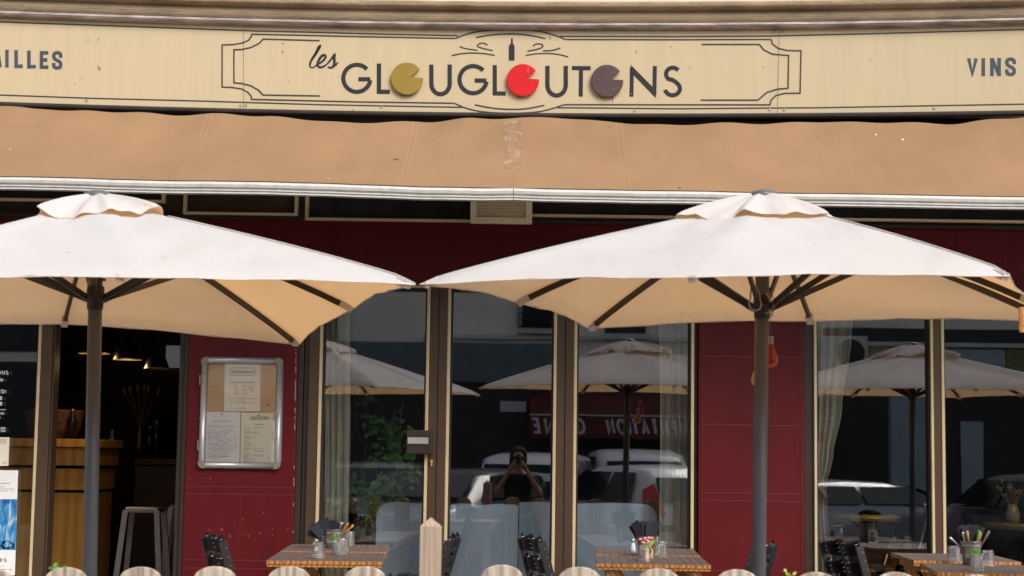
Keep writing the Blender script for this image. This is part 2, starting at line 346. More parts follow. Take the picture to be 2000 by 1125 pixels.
# strokes drawn as thin ribbons; fn maps photo pixels to the surface they are painted on
LIFT = [0]
def densify(pts, step):
    out = [pts[0]]
    for a, b in zip(pts, pts[1:]):
        d = math.hypot(b[0]-a[0], b[1]-a[1]); k = max(1, int(d/step))
        for i in range(1, k+1): out.append((a[0]+(b[0]-a[0])*i/k, a[1]+(b[1]-a[1])*i/k))
    return out
def smooth_pts(p, it=2):
    for _ in range(it):
        q = [p[0]]
        for a, b in zip(p, p[1:]):
            q += [(a[0]*.75+b[0]*.25, a[1]*.75+b[1]*.25), (a[0]*.25+b[0]*.75, a[1]*.25+b[1]*.75)]
        p = q + [p[-1]]
    return p
def stroke(bm, pts, w, fn, step=25, wf=None, mi=0):
    pts = densify(pts, step); LIFT[0] = (LIFT[0]+1) % 5; lf = .0008 + LIFT[0]*.0003
    n = len(pts); L = []; Rr = []
    for i, p in enumerate(pts):
        a = pts[max(0, i-1)]; b = pts[min(n-1, i+1)]
        def nrm(p0, p1):
            dx, dy = p1[0]-p0[0], p1[1]-p0[1]; l = math.hypot(dx, dy) or 1; return (-dy/l, dx/l)
        n1 = nrm(a, p) if i > 0 else nrm(p, b); n2 = nrm(p, b) if i < n-1 else n1
        mx, my = n1[0]+n2[0], n1[1]+n2[1]; l = math.hypot(mx, my) or 1; mx /= l; my /= l
        c = max(.45, mx*n1[0]+my*n1[1]); ww = (w*(wf(i/(n-1)) if wf else 1))/2/c
        L.append(bm.verts.new(fn(p[0]+mx*ww, p[1]+my*ww, lf))); Rr.append(bm.verts.new(fn(p[0]-mx*ww, p[1]-my*ww, lf)))
    for i in range(n-1):
        f = bm.faces.new((L[i], L[i+1], Rr[i+1], Rr[i])); f.material_index = mi
def arc(cx, cy, rx, ry, a0, a1, n=14): return [(cx+rx*math.cos(R(a0+(a1-a0)*i/n)), cy+ry*math.sin(R(a0+(a1-a0)*i/n))) for i in range(n+1)]
# glyphs in a unit box, y up: (width/height, strokes)
GL = {
 'A': (.75, [[(0,0),(.5,1),(1,0)],[(.18,.32),(.82,.32)]]), 'B': (.6, [[(0,0),(0,1),(.6,1)]+arc(.6,.76,.35,.24,90,-90,6)+[(0,.52)],[(.6,.52)]+arc(.6,.26,.4,.26,90,-90,6)+[(0,0)]]),
 'C': (.8, [arc(.55,.5,.5,.5,50,310)]), 'D': (.7, [[(0,0),(0,1),(.4,1)]+arc(.4,.5,.6,.5,90,-90)+[(0,0)]]), 'E': (.55, [[(1,1),(0,1),(0,0),(1,0)],[(0,.5),(.85,.5)]]),
 'F': (.5, [[(1,1),(0,1),(0,0)],[(0,.5),(.85,.5)]]), 'G': (.85, [arc(.5,.5,.5,.5,50,360,18),[(.5,.47),(1.04,.47)]]), 'H': (.7, [[(0,0),(0,1)],[(1,0),(1,1)],[(0,.5),(1,.5)]]),
 'I': (.12, [[(.5,0),(.5,1)]]), 'L': (.5, [[(0,1),(0,0),(1,0)]]), 'M': (.9, [[(0,0),(.12,1),(.5,.1),(.88,1),(1,0)]]), 'N': (.75, [[(0,0),(0,1),(1,0),(1,1)]]),
 'O': (.95, [arc(.5,.5,.5,.5,90,450,22)]), 'P': (.6, [[(0,0),(0,1),(.6,1)]+arc(.6,.74,.4,.26,90,-90,6)+[(0,.48)]]), 'R': (.6, [[(0,0),(0,1),(.6,1)]+arc(.6,.76,.4,.24,90,-90,6)+[(0,.52)],[(.5,.52),(1,0)]]),
 'S': (.6, [arc(.5,.75,.42,.25,30,270,10)+arc(.5,.25,.5,.25,90,-150,10)]), 'T': (.65, [[(0,1),(1,1)],[(.5,1),(.5,0)]]), 'U': (.75, [[(0,1)]+arc(.5,.42,.5,.42,180,360,12)+[(1,1)]]),
 'V': (.75, [[(0,1),(.5,0),(1,1)]]), '0': (.6, [arc(.5,.5,.5,.5,90,450,16)]), ' ': (.4, []), "'": (.1, [[(.5,1),(.5,.75)]]), '-': (.4, [[(0,.5),(1,.5)]]),
 'e': (.55, [[(0,.33),(1,.33)]+arc(.5,.33,.5,.33,0,300,14)]), 's': (.5, [arc(.5,.5,.45,.17,30,270,8)+arc(.5,.17,.5,.17,90,-150,8)]), 'm': (.8, [[(0,0),(0,.66),(.25,.66),(.5,.55),(.5,0)],[(.5,.55),(.75,.66),(1,.55),(1,0)]]),
 'i': (.12, [[(.5,0),(.5,.66)],[(.5,.85),(.5,.95)]]), 'd': (.55, [arc(.45,.33,.45,.33,0,360,12),[(.9,0),(.9,1)]]),
 'l': (.12, [[(.5,0),(.5,1)]]), 'a': (.55, [arc(.45,.33,.45,.33,0,360,12),[(.9,0),(.9,.66)]]), 'u': (.55, [[(0,.66)]+arc(.5,.3,.5,.3,180,360,8)+[(1,.66)]]), 'o': (.6, [arc(.5,.33,.5,.33,0,360,12)]), 'n': (.55, [[(0,0),(0,.66)],[(0,.4)]+arc(.5,.36,.5,.3,180,0,8)+[(1,0)]]),
 'r': (.35, [[(0,0),(0,.66)],[(0,.4),(.4,.62),(1,.66)]]), 't': (.35, [[(.5,1),(.5,0)],[(0,.66),(1,.66)]]), 'v': (.5, [[(0,.66),(.5,0),(1,.66)]]), 'h': (.55, [[(0,0),(0,1)],[(0,.4)]+arc(.5,.36,.5,.3,180,0,8)+[(1,0)]]), 'g': (.55, [arc(.45,.33,.45,.33,0,360,12),[(.9,.66),(.9,-.2),(.1,-.25)]]),
 'x': (.5, [[(0,0),(1,.66)],[(0,.66),(1,0)]]), 'c': (.5, [arc(.5,.33,.5,.33,50,310,10)]), 'p': (.55, [arc(.5,.33,.45,.33,0,360,12),[(0,.66),(0,-.3)]]), 'f': (.35, [[(1,1),(.5,.9),(.5,0)],[(0,.66),(1,.66)]]), 'z': (.45, [[(0,.66),(1,.66),(0,0),(1,0)]]),
}
def glyph(bm, ch, x, y, w, h, sw, fn, slope=0, mi=0):
    """x = left, y = baseline (y grows down)"""
    for st in GL[ch][1]:
        stroke(bm, [(x+sw/2+(w-sw)*p[0], y-sw/2-(h-sw)*p[1] + slope*(p[0])*w) for p in st], sw, fn, step=40, mi=mi)
def text(bm, s, x, y, h, sw, fn, gap=.22, slope=0, width=None, sgn=1, mi=0):
    adv = [GL[c][0]*h for c in s]; tot = sum(adv)+gap*h*(len(s)-1); k = (width/tot) if width else 1
    for c, a in zip(s, adv):
        glyph(bm, c, x, y, a*k, h, sw, fn, slope, mi); x += (a+gap*h)*k; y += slope*(a+gap*h)*k
exec_order = []

# ================================================================== GROUND
def sheet(name, x0, x1, y0, y1, z, m, thick=.3):
    o = bxo(name, (x0, x1, y0, y1, z-thick, z), m); tag(o, kind='structure'); return o
sheet('pavement', -40, 40, 4.2, 9.9, 0, 'pave')
sheet('kerb', -40, 40, 4.0, 4.2, -.06, 'stone_pale')
sheet('road', -60, 60, -9.6, 4.0, -.27, 'asphalt')
sheet('opposite_pavement', -60, 60, -12.2, -9.6, -.12, 'pave')
sheet('ground', -400, 400, -400, 400, -.7, 'pave')

# ================================================================== RESTAURANT BUILDING
B = thing('restaurant_building', 'burgundy and bronze restaurant frontage with stone cornice above its sign', 'building', (0, 9.95, 0))
BO = Vector((0, -9.95, 0))
def bpart(name, bm, m, par=None, **k):
    for v in bm.verts:
        v.co += BO if (par is None or par is B) else (BO - par.location)
    return new(name, bm, m, par or B, **k)
def X(px, py=850, Y=9.95): return at(px, py, Y).x
def Z(px, py, Y=9.95): return at(px, py, Y).z
ZT = Z(860, 559)                 # top of the big panes
# upper wall + cornice (swept along the curve)
zs = lambda y, o=0: S(1000, y, o).z
bm = bmesh.new(); sweep(bm, [(-.02, 3.28), (-.02, 7.5), (-.6, 7.5), (-.6, 3.28)], closed=True)
bpart('upper_wall', bm, 'stone_pale')
bm = bmesh.new()
z1, z2, z3, z4 = zs(40, .07), zs(21, .07), zs(16, .1), zs(4.5, .1)
sweep(bm, [(0, z1-.004), (.035, z1), (.045, z1+.012), (.052, (z1+z2)/2), (.046, z2-.006), (.038, z2), (.038, z2+.008), (.088, z2+.014), (.098, z3+.012), (.102, z4-.015), (.105, z4), (.05, z4+.02), (0, z4+.03)], closed=True)
bpart('cornice', bm, 'stone')
bm = bmesh.new()
a, b = zs(53, .06), zs(42, .06)
sweep(bm, [(0, a-.004), (.03, a), (.044, a+.006), (.052, (a+b)/2), (.046, b-.003), (.035, b), (0, b+.005)], closed=True, smooth=False)
bpart('flashing', bm, 'lead')
# burgundy fascia over the windows, piers
bm = bmesh.new(); zf0, zf1 = ZT+.005, Z(1000, 437)
box(bm, -5.4, 5.4, 9.93, 10.2, zf0, zf1); bpart('fascia_wall', bm, 'burgundy')
bm = bmesh.new()
for px in (545, 708, 1100, 1870, 1960):
    x = X(px, 480); box(bm, x-.002, x+.002, 9.9275, 9.9295, zf0+.02, zf1-.02)
bpart('panel_joint', bm, 'burgundy_edge', split=True)
def pier(x0, x1, hl, vl, bottom=0):
    bm = bmesh.new(); box(bm, x0, x1, 9.935, 10.25, bottom, ZT+.004, bev=.006); p = bpart('pier', bm, 'burgundy')
    bm = bmesh.new()
    for z in hl:
        box(bm, x0+.012, x1-.012, 9.9318, 9.9345, z-.0022, z+.0022, 0); box(bm, x0+.012, x1-.012, 9.9325, 9.9345, z-.0062, z-.0024, 1)
    for x, za, zb in vl: box(bm, x-.0018, x+.0018, 9.9305, 9.9345, za, zb, 0)
    if hl or vl: bpart('groove', bm, ['burgundy_edge', 'burgundy_groove'], split=True)
    return p
xp0, xp1 = X(364), X(579)
pier(xp0, xp1, [Z(470, y) for y in (818, 951, 965, 1094, 1110)], [(X(470, 1000), Z(470, 1090), Z(470, 965)), (X(470, 760), Z(470, 950), ZT)])
xq0, xq1 = X(1363.5), X(1571)
pier(xq0, xq1, [Z(1470, y) for y in (697, 830, 963, 978, 1115)], [(xq0+.022, .2, ZT), (xq1-.022, .2, ZT)])
pier(3.62, 5.4, [1.0, 1.7], []); pier(-5.4, -4.3, [1.0, 1.7], [])
# paint chips on the left pier and bolt heads on the right one
bm = bmesh.new(); rnd = random.Random(3)
chips = [(432,1032,9,1.5),(434,1035,4,3),(409,1035,3,2.5),(449,1045,3,3),(449,1048,4,2),(473,1044,2,2),(485,1047,4,3),(474,1014,2.5,2.5),(508,1041,3,2),(532,1033,3,1.5),(562,1033,4,1.5),(532,1045,3,2),(523,1043,2,1.5),(515,1001,4,2),(411,935,3,2),(378,1070,2,2),(480,1043,2,1.5),(463,1048,4,1),(371,936,2,3)]
for px, py, w_, h_ in chips:
    vs = []
    for k in range(7):
        a = 2*PI*k/7; r = .4*rnd.uniform(.5, 1.1); vs.append(bm.verts.new(at(px+w_*r*math.cos(a), py+h_*r*math.sin(a)+.15*w_*math.cos(a), 9.933)))
    bm.faces.new(vs)
for k in range(26):
    y = 600+rnd.uniform(0, 520); yy = y; x = 578.5-(y-650)*.016; h_ = rnd.uniform(3, 14)
    vs = [bm.verts.new(at(x+dx, yy+dy, 9.9335)) for dx, dy in ((-1, 0), (.8, .5), (1, h_), (-.4, h_*.8))]; bm.faces.new(vs)
bpart('paint_chip', bm, 'chip', split=True)
bm = bmesh.new()
for px, py in ((1413,718),(1527,719),(1416,1094),(1529,1097)):
    p = at(px, py, 9.93); q = []
    tube(bm, [(p.x, 9.928, p.z), (p.x, 9.936, p.z)], .007, 8)
bpart('bolt_head', bm, 'burgundy_groove', split=True)

def window(gx0, gx1, z0, z1, Yp=9.99, rot=0, pane=True, beadw=.018, label=None, reveal=True):
    """one glazed bay: rubber reveal, gold bead, pane. gx0/gx1 outer edges of the gold beads"""
    xm = (gx0+gx1)/2
    bm = bmesh.new()
    for a, b in ((gx0, gx0+beadw), (gx1-beadw, gx1)): box(bm, a, b, 9.925, 9.985, z0, z1, bev=.003)
    box(bm, gx0+beadw, gx1-beadw, 9.925, 9.985, z0, z0+.02, bev=.003); box(bm, gx0+beadw, gx1-beadw, 9.935, 9.985, z1-.012, z1)
    for v in bm.verts: v.co += BO
    f = new('window', bm, 'gold_trim', B)
    bm = bmesh.new()
    for a, b in ((gx0+beadw, gx0+beadw+.010), (gx1-beadw-.010, gx1-beadw)): box(bm, a, b, 9.95, 10.03, z0+.02, z1-.012)
    box(bm, gx0+beadw+.010, gx1-beadw-.010, 9.95, 10.03, z1-.028, z1-.012)
    for v in bm.verts: v.co += BO
    new('gasket', bm, 'rubber', f)
    if pane:
        hw = (gx1-gx0)/2-beadw-.004
        bm = bmesh.new(); vs = [bm.verts.new(p) for p in ((-hw, 0, z0+.01), (hw, 0, z0+.01), (hw, 0, z1-.014), (-hw, 0, z1-.014))]; bm.faces.new(vs)
        p = new('pane', bm, 'shop_glass', f); p.location = Vector((xm, Yp, 0)) + BO; p.rotation_euler = (0, 0, R(rot))
    return f
zb = .12
W1 = window(X(621), X(836), zb, ZT, rot=.45); W2 = window(X(871), X(1085.5), zb, ZT, rot=0.0); W3 = window(X(1119.5), X(1354.5), zb, ZT, rot=0.0)
W4 = window(X(1589), X(1822.5), zb, ZT, rot=-.1, beadw=.016); W5 = window(X(1838), 3.55, zb, ZT, rot=-.1)
W0 = window(-4.25, X(75.5), zb, ZT)
# brown frames between the bays
bm = bmesh.new()
for a, b, o in ((601, 621, .0), (836, 853, .0), (854, 871, -.006), (1085.5, 1102, 0), (1103, 1119.5, -.006), (1822.5, 1838, 0)):
    box(bm, X(a), X(b)-.0005, 9.932+o, 10.05, .02, ZT, bev=.003)
box(bm, -5.3, 5.3, 9.985, 10.09, zb-.1, zb-.001); box(bm, X(76), X(97), 9.925, 10.06, .02, ZT, bev=.004); box(bm, X(97)+.001, X(101), 9.95, 10.06, .02, ZT)
bpart('frame_post', bm, 'bronze', split=True)
bm = bmesh.new()
for a, b, o in ((579, 590, 0), (591, 601, .01), (1571, 1589.5, 0), (1354.8, 1363.3, .03), (345, 355, .02), (356, 363.7, .0)):
    box(bm, X(a)+.0005, X(b)-.0005, 9.945+o, 10.2, .02, ZT, bev=.002)
bpart('dark_reveal', bm, 'dark_brown', split=True)
# lock plate on the middle door with its pale band, keyhole
bm = bmesh.new(); p0 = at(795, 840, 9.88); p1 = at(844, 887, 9.88)
box(bm, p0.x, p1.x, 9.86, 9.925, p1.z, p0.z, bev=.004)
for v in bm.verts: v.co += BO
lk = new('door_plate', bm, 'dark_brown', B)
bm = bmesh.new(); p0 = at(796.5, 854, 9.86); p1 = at(836.5, 867, 9.86); box(bm, p0.x, p1.x, 9.855, 9.8595, p1.z, p0.z)
for v in bm.verts: v.co += BO
new('pale_band', bm, 'alu', lk)
bm = bmesh.new(); p = at(843, 903, 9.92); tube(bm, [(p.x, 9.915, p.z+.008), (p.x, 9.932, p.z+.008)], .008, 10); box(bm, p.x-.004, p.x+.004, 9.918, 9.932, p.z-.022, p.z+.006)
bpart('keyhole', bm, 'brass')
# transom lights behind the awning edge
zt1 = 3.13
def transom(pxa, pxb, pyb, m='shop_dark', left=True, right=True):
    a = X(pxa, 400); b = X(pxb, 400); z0 = Z((max(pxa, 0)+min(pxb, 2000))/2, pyb); t = .020
    bm = bmesh.new(); box(bm, a, b, 9.90, 9.94, z0, z0+t*.8, bev=.003)
    if left: box(bm, a, a+t, 9.90, 9.94, z0+t*.8, zt1, bev=.003)
    if right: box(bm, b-t, b, 9.90, 9.94, z0+t*.8, zt1, bev=.003)
    for v in bm.verts: v.co += BO
    f = new('transom_window', bm, 'gold_trim', B)
    bm = bmesh.new(); vs = [bm.verts.new(p) for p in ((a+t, 9.945, z0+t*.8), (b-t, 9.945, z0+t*.8), (b-t, 9.945, zt1), (a+t, 9.945, zt1))]; bm.faces.new(vs)
    for v in bm.verts: v.co += BO
    new('pane', bm, m, f)
mat('transom_brown', (.035, .024, .016), rough=.25, var=.2); mat('transom_glass', (.016, .017, .018), rough=.08, var=.4)
transom(-560, 325, 396, 'transom_glass'); transom(361, 584, 422, 'transom_brown'); transom(598, 925, 434, 'transom_glass', right=False); transom(1035, 2560, 431.5, 'transom_glass', left=False)
bm = bmesh.new(); box(bm, -5.4, 5.4, 9.95, 10.2, zf1+.001, 3.16); box(bm, -5.4, 5.4, 9.915, 9.949, zf1+.001, zf1+.02); bpart('transom_band', bm, 'dark_brown')
# soffit behind the sign (carries the awning roller)
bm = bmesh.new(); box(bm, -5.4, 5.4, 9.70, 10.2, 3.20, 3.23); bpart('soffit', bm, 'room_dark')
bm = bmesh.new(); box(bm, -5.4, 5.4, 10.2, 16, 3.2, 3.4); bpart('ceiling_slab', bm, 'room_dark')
# ventilation grille
V0 = at(919, 360, 9.88); V1 = at(1039, 437, 9.88); bm = bmesh.new(); t = .037
va, vb = at(919, 400, 9.88).x, at(1039.5, 400, 9.88).x; vz0, vz1 = at(980, 436.5, 9.88).z, 2.98
box(bm, va, va+t, 9.87, 9.91, vz0, vz1, bev=.002); box(bm, vb-t, vb, 9.87, 9.91, vz0, vz1, bev=.002)
box(bm, va+t, vb-t, 9.87, 9.91, vz0, vz0+.036, bev=.002); box(bm, va+t, vb-t, 9.87, 9.91, vz1-.03, vz1, bev=.002)
for v in bm.verts: v.co += BO
vent = new('ventilation_grille', bm, mat('vent_cream', (.80, .68, .46), rough=.5), B)
bm = bmesh.new(); z = vz0+.044
while z < vz1-.04:
    bar(bm, (va+t, 9.885, z), (vb-t, 9.885, z), .014, .0035, upv=(0, .5, 1)); z += .0125
for v in bm.verts: v.co += BO
new('slats', bm, 'vent_cream', vent)
bm = bmesh.new(); box(bm, va+t, vb-t, 9.91, 9.93, vz0+.036, vz1-.03); bmesh.ops.translate(bm, verts=bm.verts, vec=BO); new('grille_back', bm, 'shop_dark', vent)
# the room behind the windows
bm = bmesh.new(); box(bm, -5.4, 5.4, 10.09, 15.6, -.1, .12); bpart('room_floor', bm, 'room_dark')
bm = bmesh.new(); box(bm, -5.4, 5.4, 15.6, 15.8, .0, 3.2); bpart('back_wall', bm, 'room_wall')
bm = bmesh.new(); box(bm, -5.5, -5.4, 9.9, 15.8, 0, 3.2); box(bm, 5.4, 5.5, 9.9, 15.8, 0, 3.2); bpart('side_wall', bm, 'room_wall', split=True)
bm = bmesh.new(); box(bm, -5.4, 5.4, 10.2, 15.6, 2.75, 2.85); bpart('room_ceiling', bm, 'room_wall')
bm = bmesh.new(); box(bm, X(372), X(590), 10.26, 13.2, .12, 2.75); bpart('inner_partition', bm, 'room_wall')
tl = at(277, 678, 14.5); br = at(302, 705, 14.5); bm = bmesh.new(); box(bm, tl.x, br.x, 15.5, 15.59, 2.05, 2.25)
bpart('far_window', bm, mat('far_daylight', (.5, .5, .5), emis=((.85, .9, 1), .05)))

# ================================================================== SIGN
SG = thing('restaurant_sign', 'long cream fascia sign with black lettering and three coloured discs under the cornice', 'sign', (0, 9.6, 3.4))
SO = -Vector((0, 9.6, 3.4))
def spart(name, bm, m, **k):
    for v in bm.verts: v.co += SO
    return new(name, bm, m, SG, **k)
zt, zbm = zs(57.5), zs(221.5)
bm = bmesh.new(); sweep(bm, [(0, zbm), (0, zt), (-.06, zt), (-.06, zbm)], closed=True, n=90); spart('board', bm, 'sign_cream')
bm = bmesh.new(); a = zs(53.5, .02); sweep(bm, [(-.05, zt+.0005), (.024, zt+.0005), (.024, a), (-.05, a)], closed=True); spart('top_trim', bm, 'dark_metal')
bm = bmesh.new(); a = zs(227, .02); sweep(bm, [(-.05, a), (.018, a), (.022, a+.01), (.022, zbm-.0005), (-.05, zbm-.0005)], closed=True); spart('bottom_trim', bm, 'dark_metal')
lines = [
 [(-420,25),(0,42.7),(250,51.5),(500,60.5),(620,63.2),(760,67),(894,69.7)], [(491.4,66.8),(700,71.5),(889,75.1)],
 [(491.4,66.8),(490.6,72),(485,79),(473,84),(457,87),(433.8,87.8),(433.8,170),(453,170.6),(473,174),(485,181),(490.6,188),(491.4,194),(700,199),(886,201.6)],
 [(624.6,79.3),(513.7,76.2),(506.6,84.6),(488.9,93),(471,96.7),(456.9,97),(456.9,161.7),(471,162.8),(488.9,167),(504.9,176),(513.7,185.5),(624.6,187.3)],
 [(-420,170),(0,185.6),(178,192),(400,197.6),(620,204.4),(903,209.7)],
 [(1092.4,71),(1320,71.6),(1500,70.4),(1702.7,65.8),(2000,57.6),(2420,41)], [(1104.9,77.1),(1320,77.6),(1506.5,77)],
 [(1506.5,77),(1508,85),(1519,94),(1536.7,98.5),(1564.5,99.2),(1562.7,182),(1533,182.3),(1515.4,186.6),(1506.5,194.8),(1503.7,204.7),(1103,204.4)],
 [(1370.4,86.7),(1483.4,86.7),(1492.3,97.7),(1508.3,105.6),(1540.3,108.4),(1539.2,172.4),(1519,174),(1497.6,180.6),(1480.6,195.5),(1368.6,195.5)],
 [(1088.9,210.4),(1320,212.4),(1600,210.4),(2000,203.4),(2420,190)]]
bm = bmesh.new()
for l in lines: stroke(bm, l, 2.9, S)
for l in ([(889.6,75.1),(907.3,67.9),(927.6,62.5),(951.2,59.4),(1000,57.6),(1047.5,59.6),(1071,65),(1093,72),(1104,77.5)], [(887,201.6),(910.7,212),(944.4,219.3),(1000,221.6),(1049,219.6),(1079.6,212),(1102.4,204.2)]): stroke(bm, smooth_pts(l, 1), 2.9, S)
spart('border_lines', bm, 'sign_line')
bm = bmesh.new()
for l in ([(929.6,73.3),(961,67.5),(998.5,65.7),(1035.6,68.4),(1065.7,75.5)],[(927.6,204.7),(961.3,211.4),(996.8,214),(1028.9,212.6),(1063.5,205.5)],
 [(898,91.2),(907.3,94.9),(932.6,98.3)],[(952,88.6),(947.8,84.8),(939.4,84.2),(932.6,87.3),(932.6,91.5),(944.4,94.9),(962.5,99.1)],[(882,108.7),(902.2,104.2),(927.6,103.3),(951.2,105),(966.4,108.4)],
 [(1041.2,90.2),(1045.8,85.9),(1054.2,85.3),(1061,88.1),(1059.3,93.2),(1045.8,97.1),(1030,100)],[(1060.5,99.4),(1079.6,98.8),(1094.8,93.5)],[(1026.4,108.7),(1045.8,105),(1071,104.2),(1093,106.4),(1110,111.3)]):
    stroke(bm, smooth_pts(l, 2), 2.8, S, step=30)
spart('scroll_ornament', bm, 'sign_line', split=True)
bm = bmesh.new(); bot = [(998.2,74.6),(1001.6,74.6),(1001.8,85),(1004.6,88.5),(1005,92),(1004.9,118),(993.8,118),(993.8,92),(994.3,88.5),(998,85)]
bm.faces.new([bm.verts.new(S(x, y, .002)) for x, y in bot]); spart('bottle_emblem', bm, 'letter_dark')
bm = bmesh.new()
for l, wf in (([(611,113),(617,105),(622,96),(625,90),(622.5,92.5),(617,105),(607.5,118),(604.5,128),(607,132),(612,132.5),(618,127)], lambda t: .75+.7*math.sin(PI*min(1, t*1.3))),
              ([(618,127),(629,121),(636,113),(635.5,108),(630,107.5),(623,116),(619.5,126),(623,132),(631,131),(639,125)], lambda t: .75+.6*math.sin(PI*t)),
              ([(639,125),(649,113),(654,105.5),(652.5,112),(653.5,124),(651,130),(646,133),(640,130.5)], lambda t: .7+.7*math.sin(PI*t)),
              ([(651,130.5),(656,127),(660,121.5)], lambda t: .8)):
    stroke(bm, smooth_pts(l, 2), 4.0, S, wf=wf, step=30)
spart('script_lettering', bm, 'letter_dark')
# main letters
def slet(strokes, w=9.0, m='letter_dark', extra=None):
    bm = bmesh.new()
    for s in strokes: stroke(bm, s, w, S, step=60)
    return spart('letter', bm, m)
def carc(cx, cy, rx, ry, a0, a1, n=26): return [(cx+rx*math.cos(R(a0+(a1-a0)*i/n)), cy-ry*math.sin(R(a0+(a1-a0)*i/n))) for i in range(n+1)]
for cx, cy in ((697, 153), (924, 155.5)):
    slet([carc(cx, cy, 26.5, 26.5, 42, 352, 34), [(cx+3, cy+1.8), (cx+26.4, cy+1.8)]], 8.4)
for lx, ty, by_ in ((740.2, 124, 183), (966.3, 127, 186.5)):
    slet([[(lx, ty), (lx, by_-4), (lx+21.5, by_-4+.3)]], 8.4)
for lx, rx_, ty in ((842.5, 878.3, 126), (1069.2, 1105, 128.5)):
    m_ = (lx+rx_)/2; r_ = (rx_-lx)/2; slet([[(lx, ty)] + carc(m_, ty+37.5, r_, 20.5, 180, 360, 20) + [(rx_, ty)]], 8.6)
slet([[(1117, 132.8), (1153.5, 133.2)], [(1134.8, 134), (1134.3, 188.5)]], 8)
bm = bmesh.new(); stroke(bm, [(1234.2, 132), (1233.2, 189)], 8, S); stroke(bm, [(1279, 129), (1278, 186)], 8, S); bm.faces.new([bm.verts.new(S(x, y, .0028)) for x, y in ((1231.5,126),(1278,173),(1281.8,191.5),(1235,143.5))]); n_ = spart('letter', bm, 'letter_dark')
slet([carc(1314, 144.5, 13, 12.3, 35, 250, 16)[:-1] + [(1312, 155.5), (1318, 158.5)] + carc(1313.5, 173, 14.5, 13, 62, -170, 18)[1:]], 8.2)
def disc(cx, cy, m, ang0, mouth):
    pts = carc(cx, cy, 31.6, 31.6, ang0, 318, 3)[:0]
    a1, a2 = mouth
    pts = [(cx+31.6*math.cos(R(a)), cy-31.6*math.sin(R(a))) for a in [a1 + (a2-a1)*i/48 for i in range(49)]] + [(cx+7, cy-3)]
    bm = bmesh.new(); f = [bm.verts.new(S(x, y, .024)) for x, y in pts]; g = [bm.verts.new(S(x, y, .0)) for x, y in pts]
    h = [bm.verts.new(S(cx+(x-cx)*.96, cy+(y-cy)*.96, .026)) for x, y in pts]
    bm.faces.new(h)
    n = len(pts)
    for i in range(n):
        j = (i+1) % n; bm.faces.new((f[i], g[i], g[j], f[j])); bm.faces.new((h[i], f[i], f[j], h[j]))
    bmesh.ops.recalc_face_normals(bm, faces=bm.faces)
    spart('disc_letter', bm, m)
    bm = bmesh.new(); r_ = random.Random(int(cx))
    for k in range(7):
        x = cx - 12 + r_.uniform(0, 26); y0 = cy+29; l = r_.uniform(3, 14); w_ = r_.uniform(.5, 1.1)
        bm.faces.new([bm.verts.new(S(x+a*w_, y, .0009+.0002*k)) for a, y in ((-1, y0), (1, y0), (.3, y0+l), (-.3, y0+l))])
    spart('rust_run', bm, 'rust', split=True)
disc(795, 153.5, 'disc_gold', 0, (38, 363)); disc(1021.3, 156.5, 'disc_red', 0, (38, 363)); disc(1185.8, 158, 'disc_brown', 0, (38, 363))
def boldword(word, boxes, y0, y1, sw, slope=0.0):
    for ch, (a, b) in zip(word, boxes):
        dy = slope*((a+b)/2-boxes[0][0]); bm = bmesh.new()
        if ch == 'S':
            m_ = (a+b)/2; rx_ = (b-a-sw)/2; t_, u_ = y0+dy+sw/2, y1+dy-sw/2; md = (t_+u_)/2
            stroke(bm, smooth_pts([(m_+rx_, t_+9), (m_+rx_, t_+1), (m_, t_-1.5), (m_-rx_, t_+1), (m_-rx_, md-4), (m_, md), (m_+rx_, md+4), (m_+rx_, u_-1), (m_, u_+1.5), (m_-rx_, u_-1), (m_-rx_, u_-9)], 2), sw, S, step=60)
        elif ch == 'V': stroke(bm, [(a+sw*.5, y0+dy), ((a+b)/2, y1+dy-sw*.7), (b-sw*.5, y0+dy)], sw, S)
        elif ch == 'N':
            for x in (a+sw/2, b-sw/2): stroke(bm, [(x, y0+dy), (x, y1+dy)], sw, S)
            stroke(bm, [(a+sw*.55, y0+dy+2), (b-sw*.55, y1+dy-2)], sw, S)
        elif ch == 'A':
            stroke(bm, [(a+sw*.4, y1+dy), ((a+b)/2-1, y0+dy)], sw, S); stroke(bm, [((a+b)/2+1, y0+dy), (b-sw*.4, y1+dy)], sw, S); stroke(bm, [(a+sw, y1+dy-11), (b-sw, y1+dy-11)], sw*.7, S)
        else:
            stroke(bm, [(a+sw/2, y0+dy), (a+sw/2, y1+dy)], sw, S)
            if ch in 'LE': stroke(bm, [(a+sw, y1+dy-sw/2), (b, y1+dy-sw/2)], sw, S)
            if ch == 'E': stroke(bm, [(a+sw, y0+dy+sw/2), (b, y0+dy+sw/2)], sw, S); stroke(bm, [(a+sw, (y0+y1)/2+dy), (b-2, (y0+y1)/2+dy)], sw, S)
        spart('letter', bm, 'letter_blue')
boldword('AILLES', [(-15,3),(10,17),(28,44.5),(53,70),(77.5,94.5),(101.5,122)], 96, 131, 7, .035)
boldword('VINS', [(1888.5,1910),(1917,1924),(1934,1955),(1963,1984.5)], 114, 149, 7, -.012)
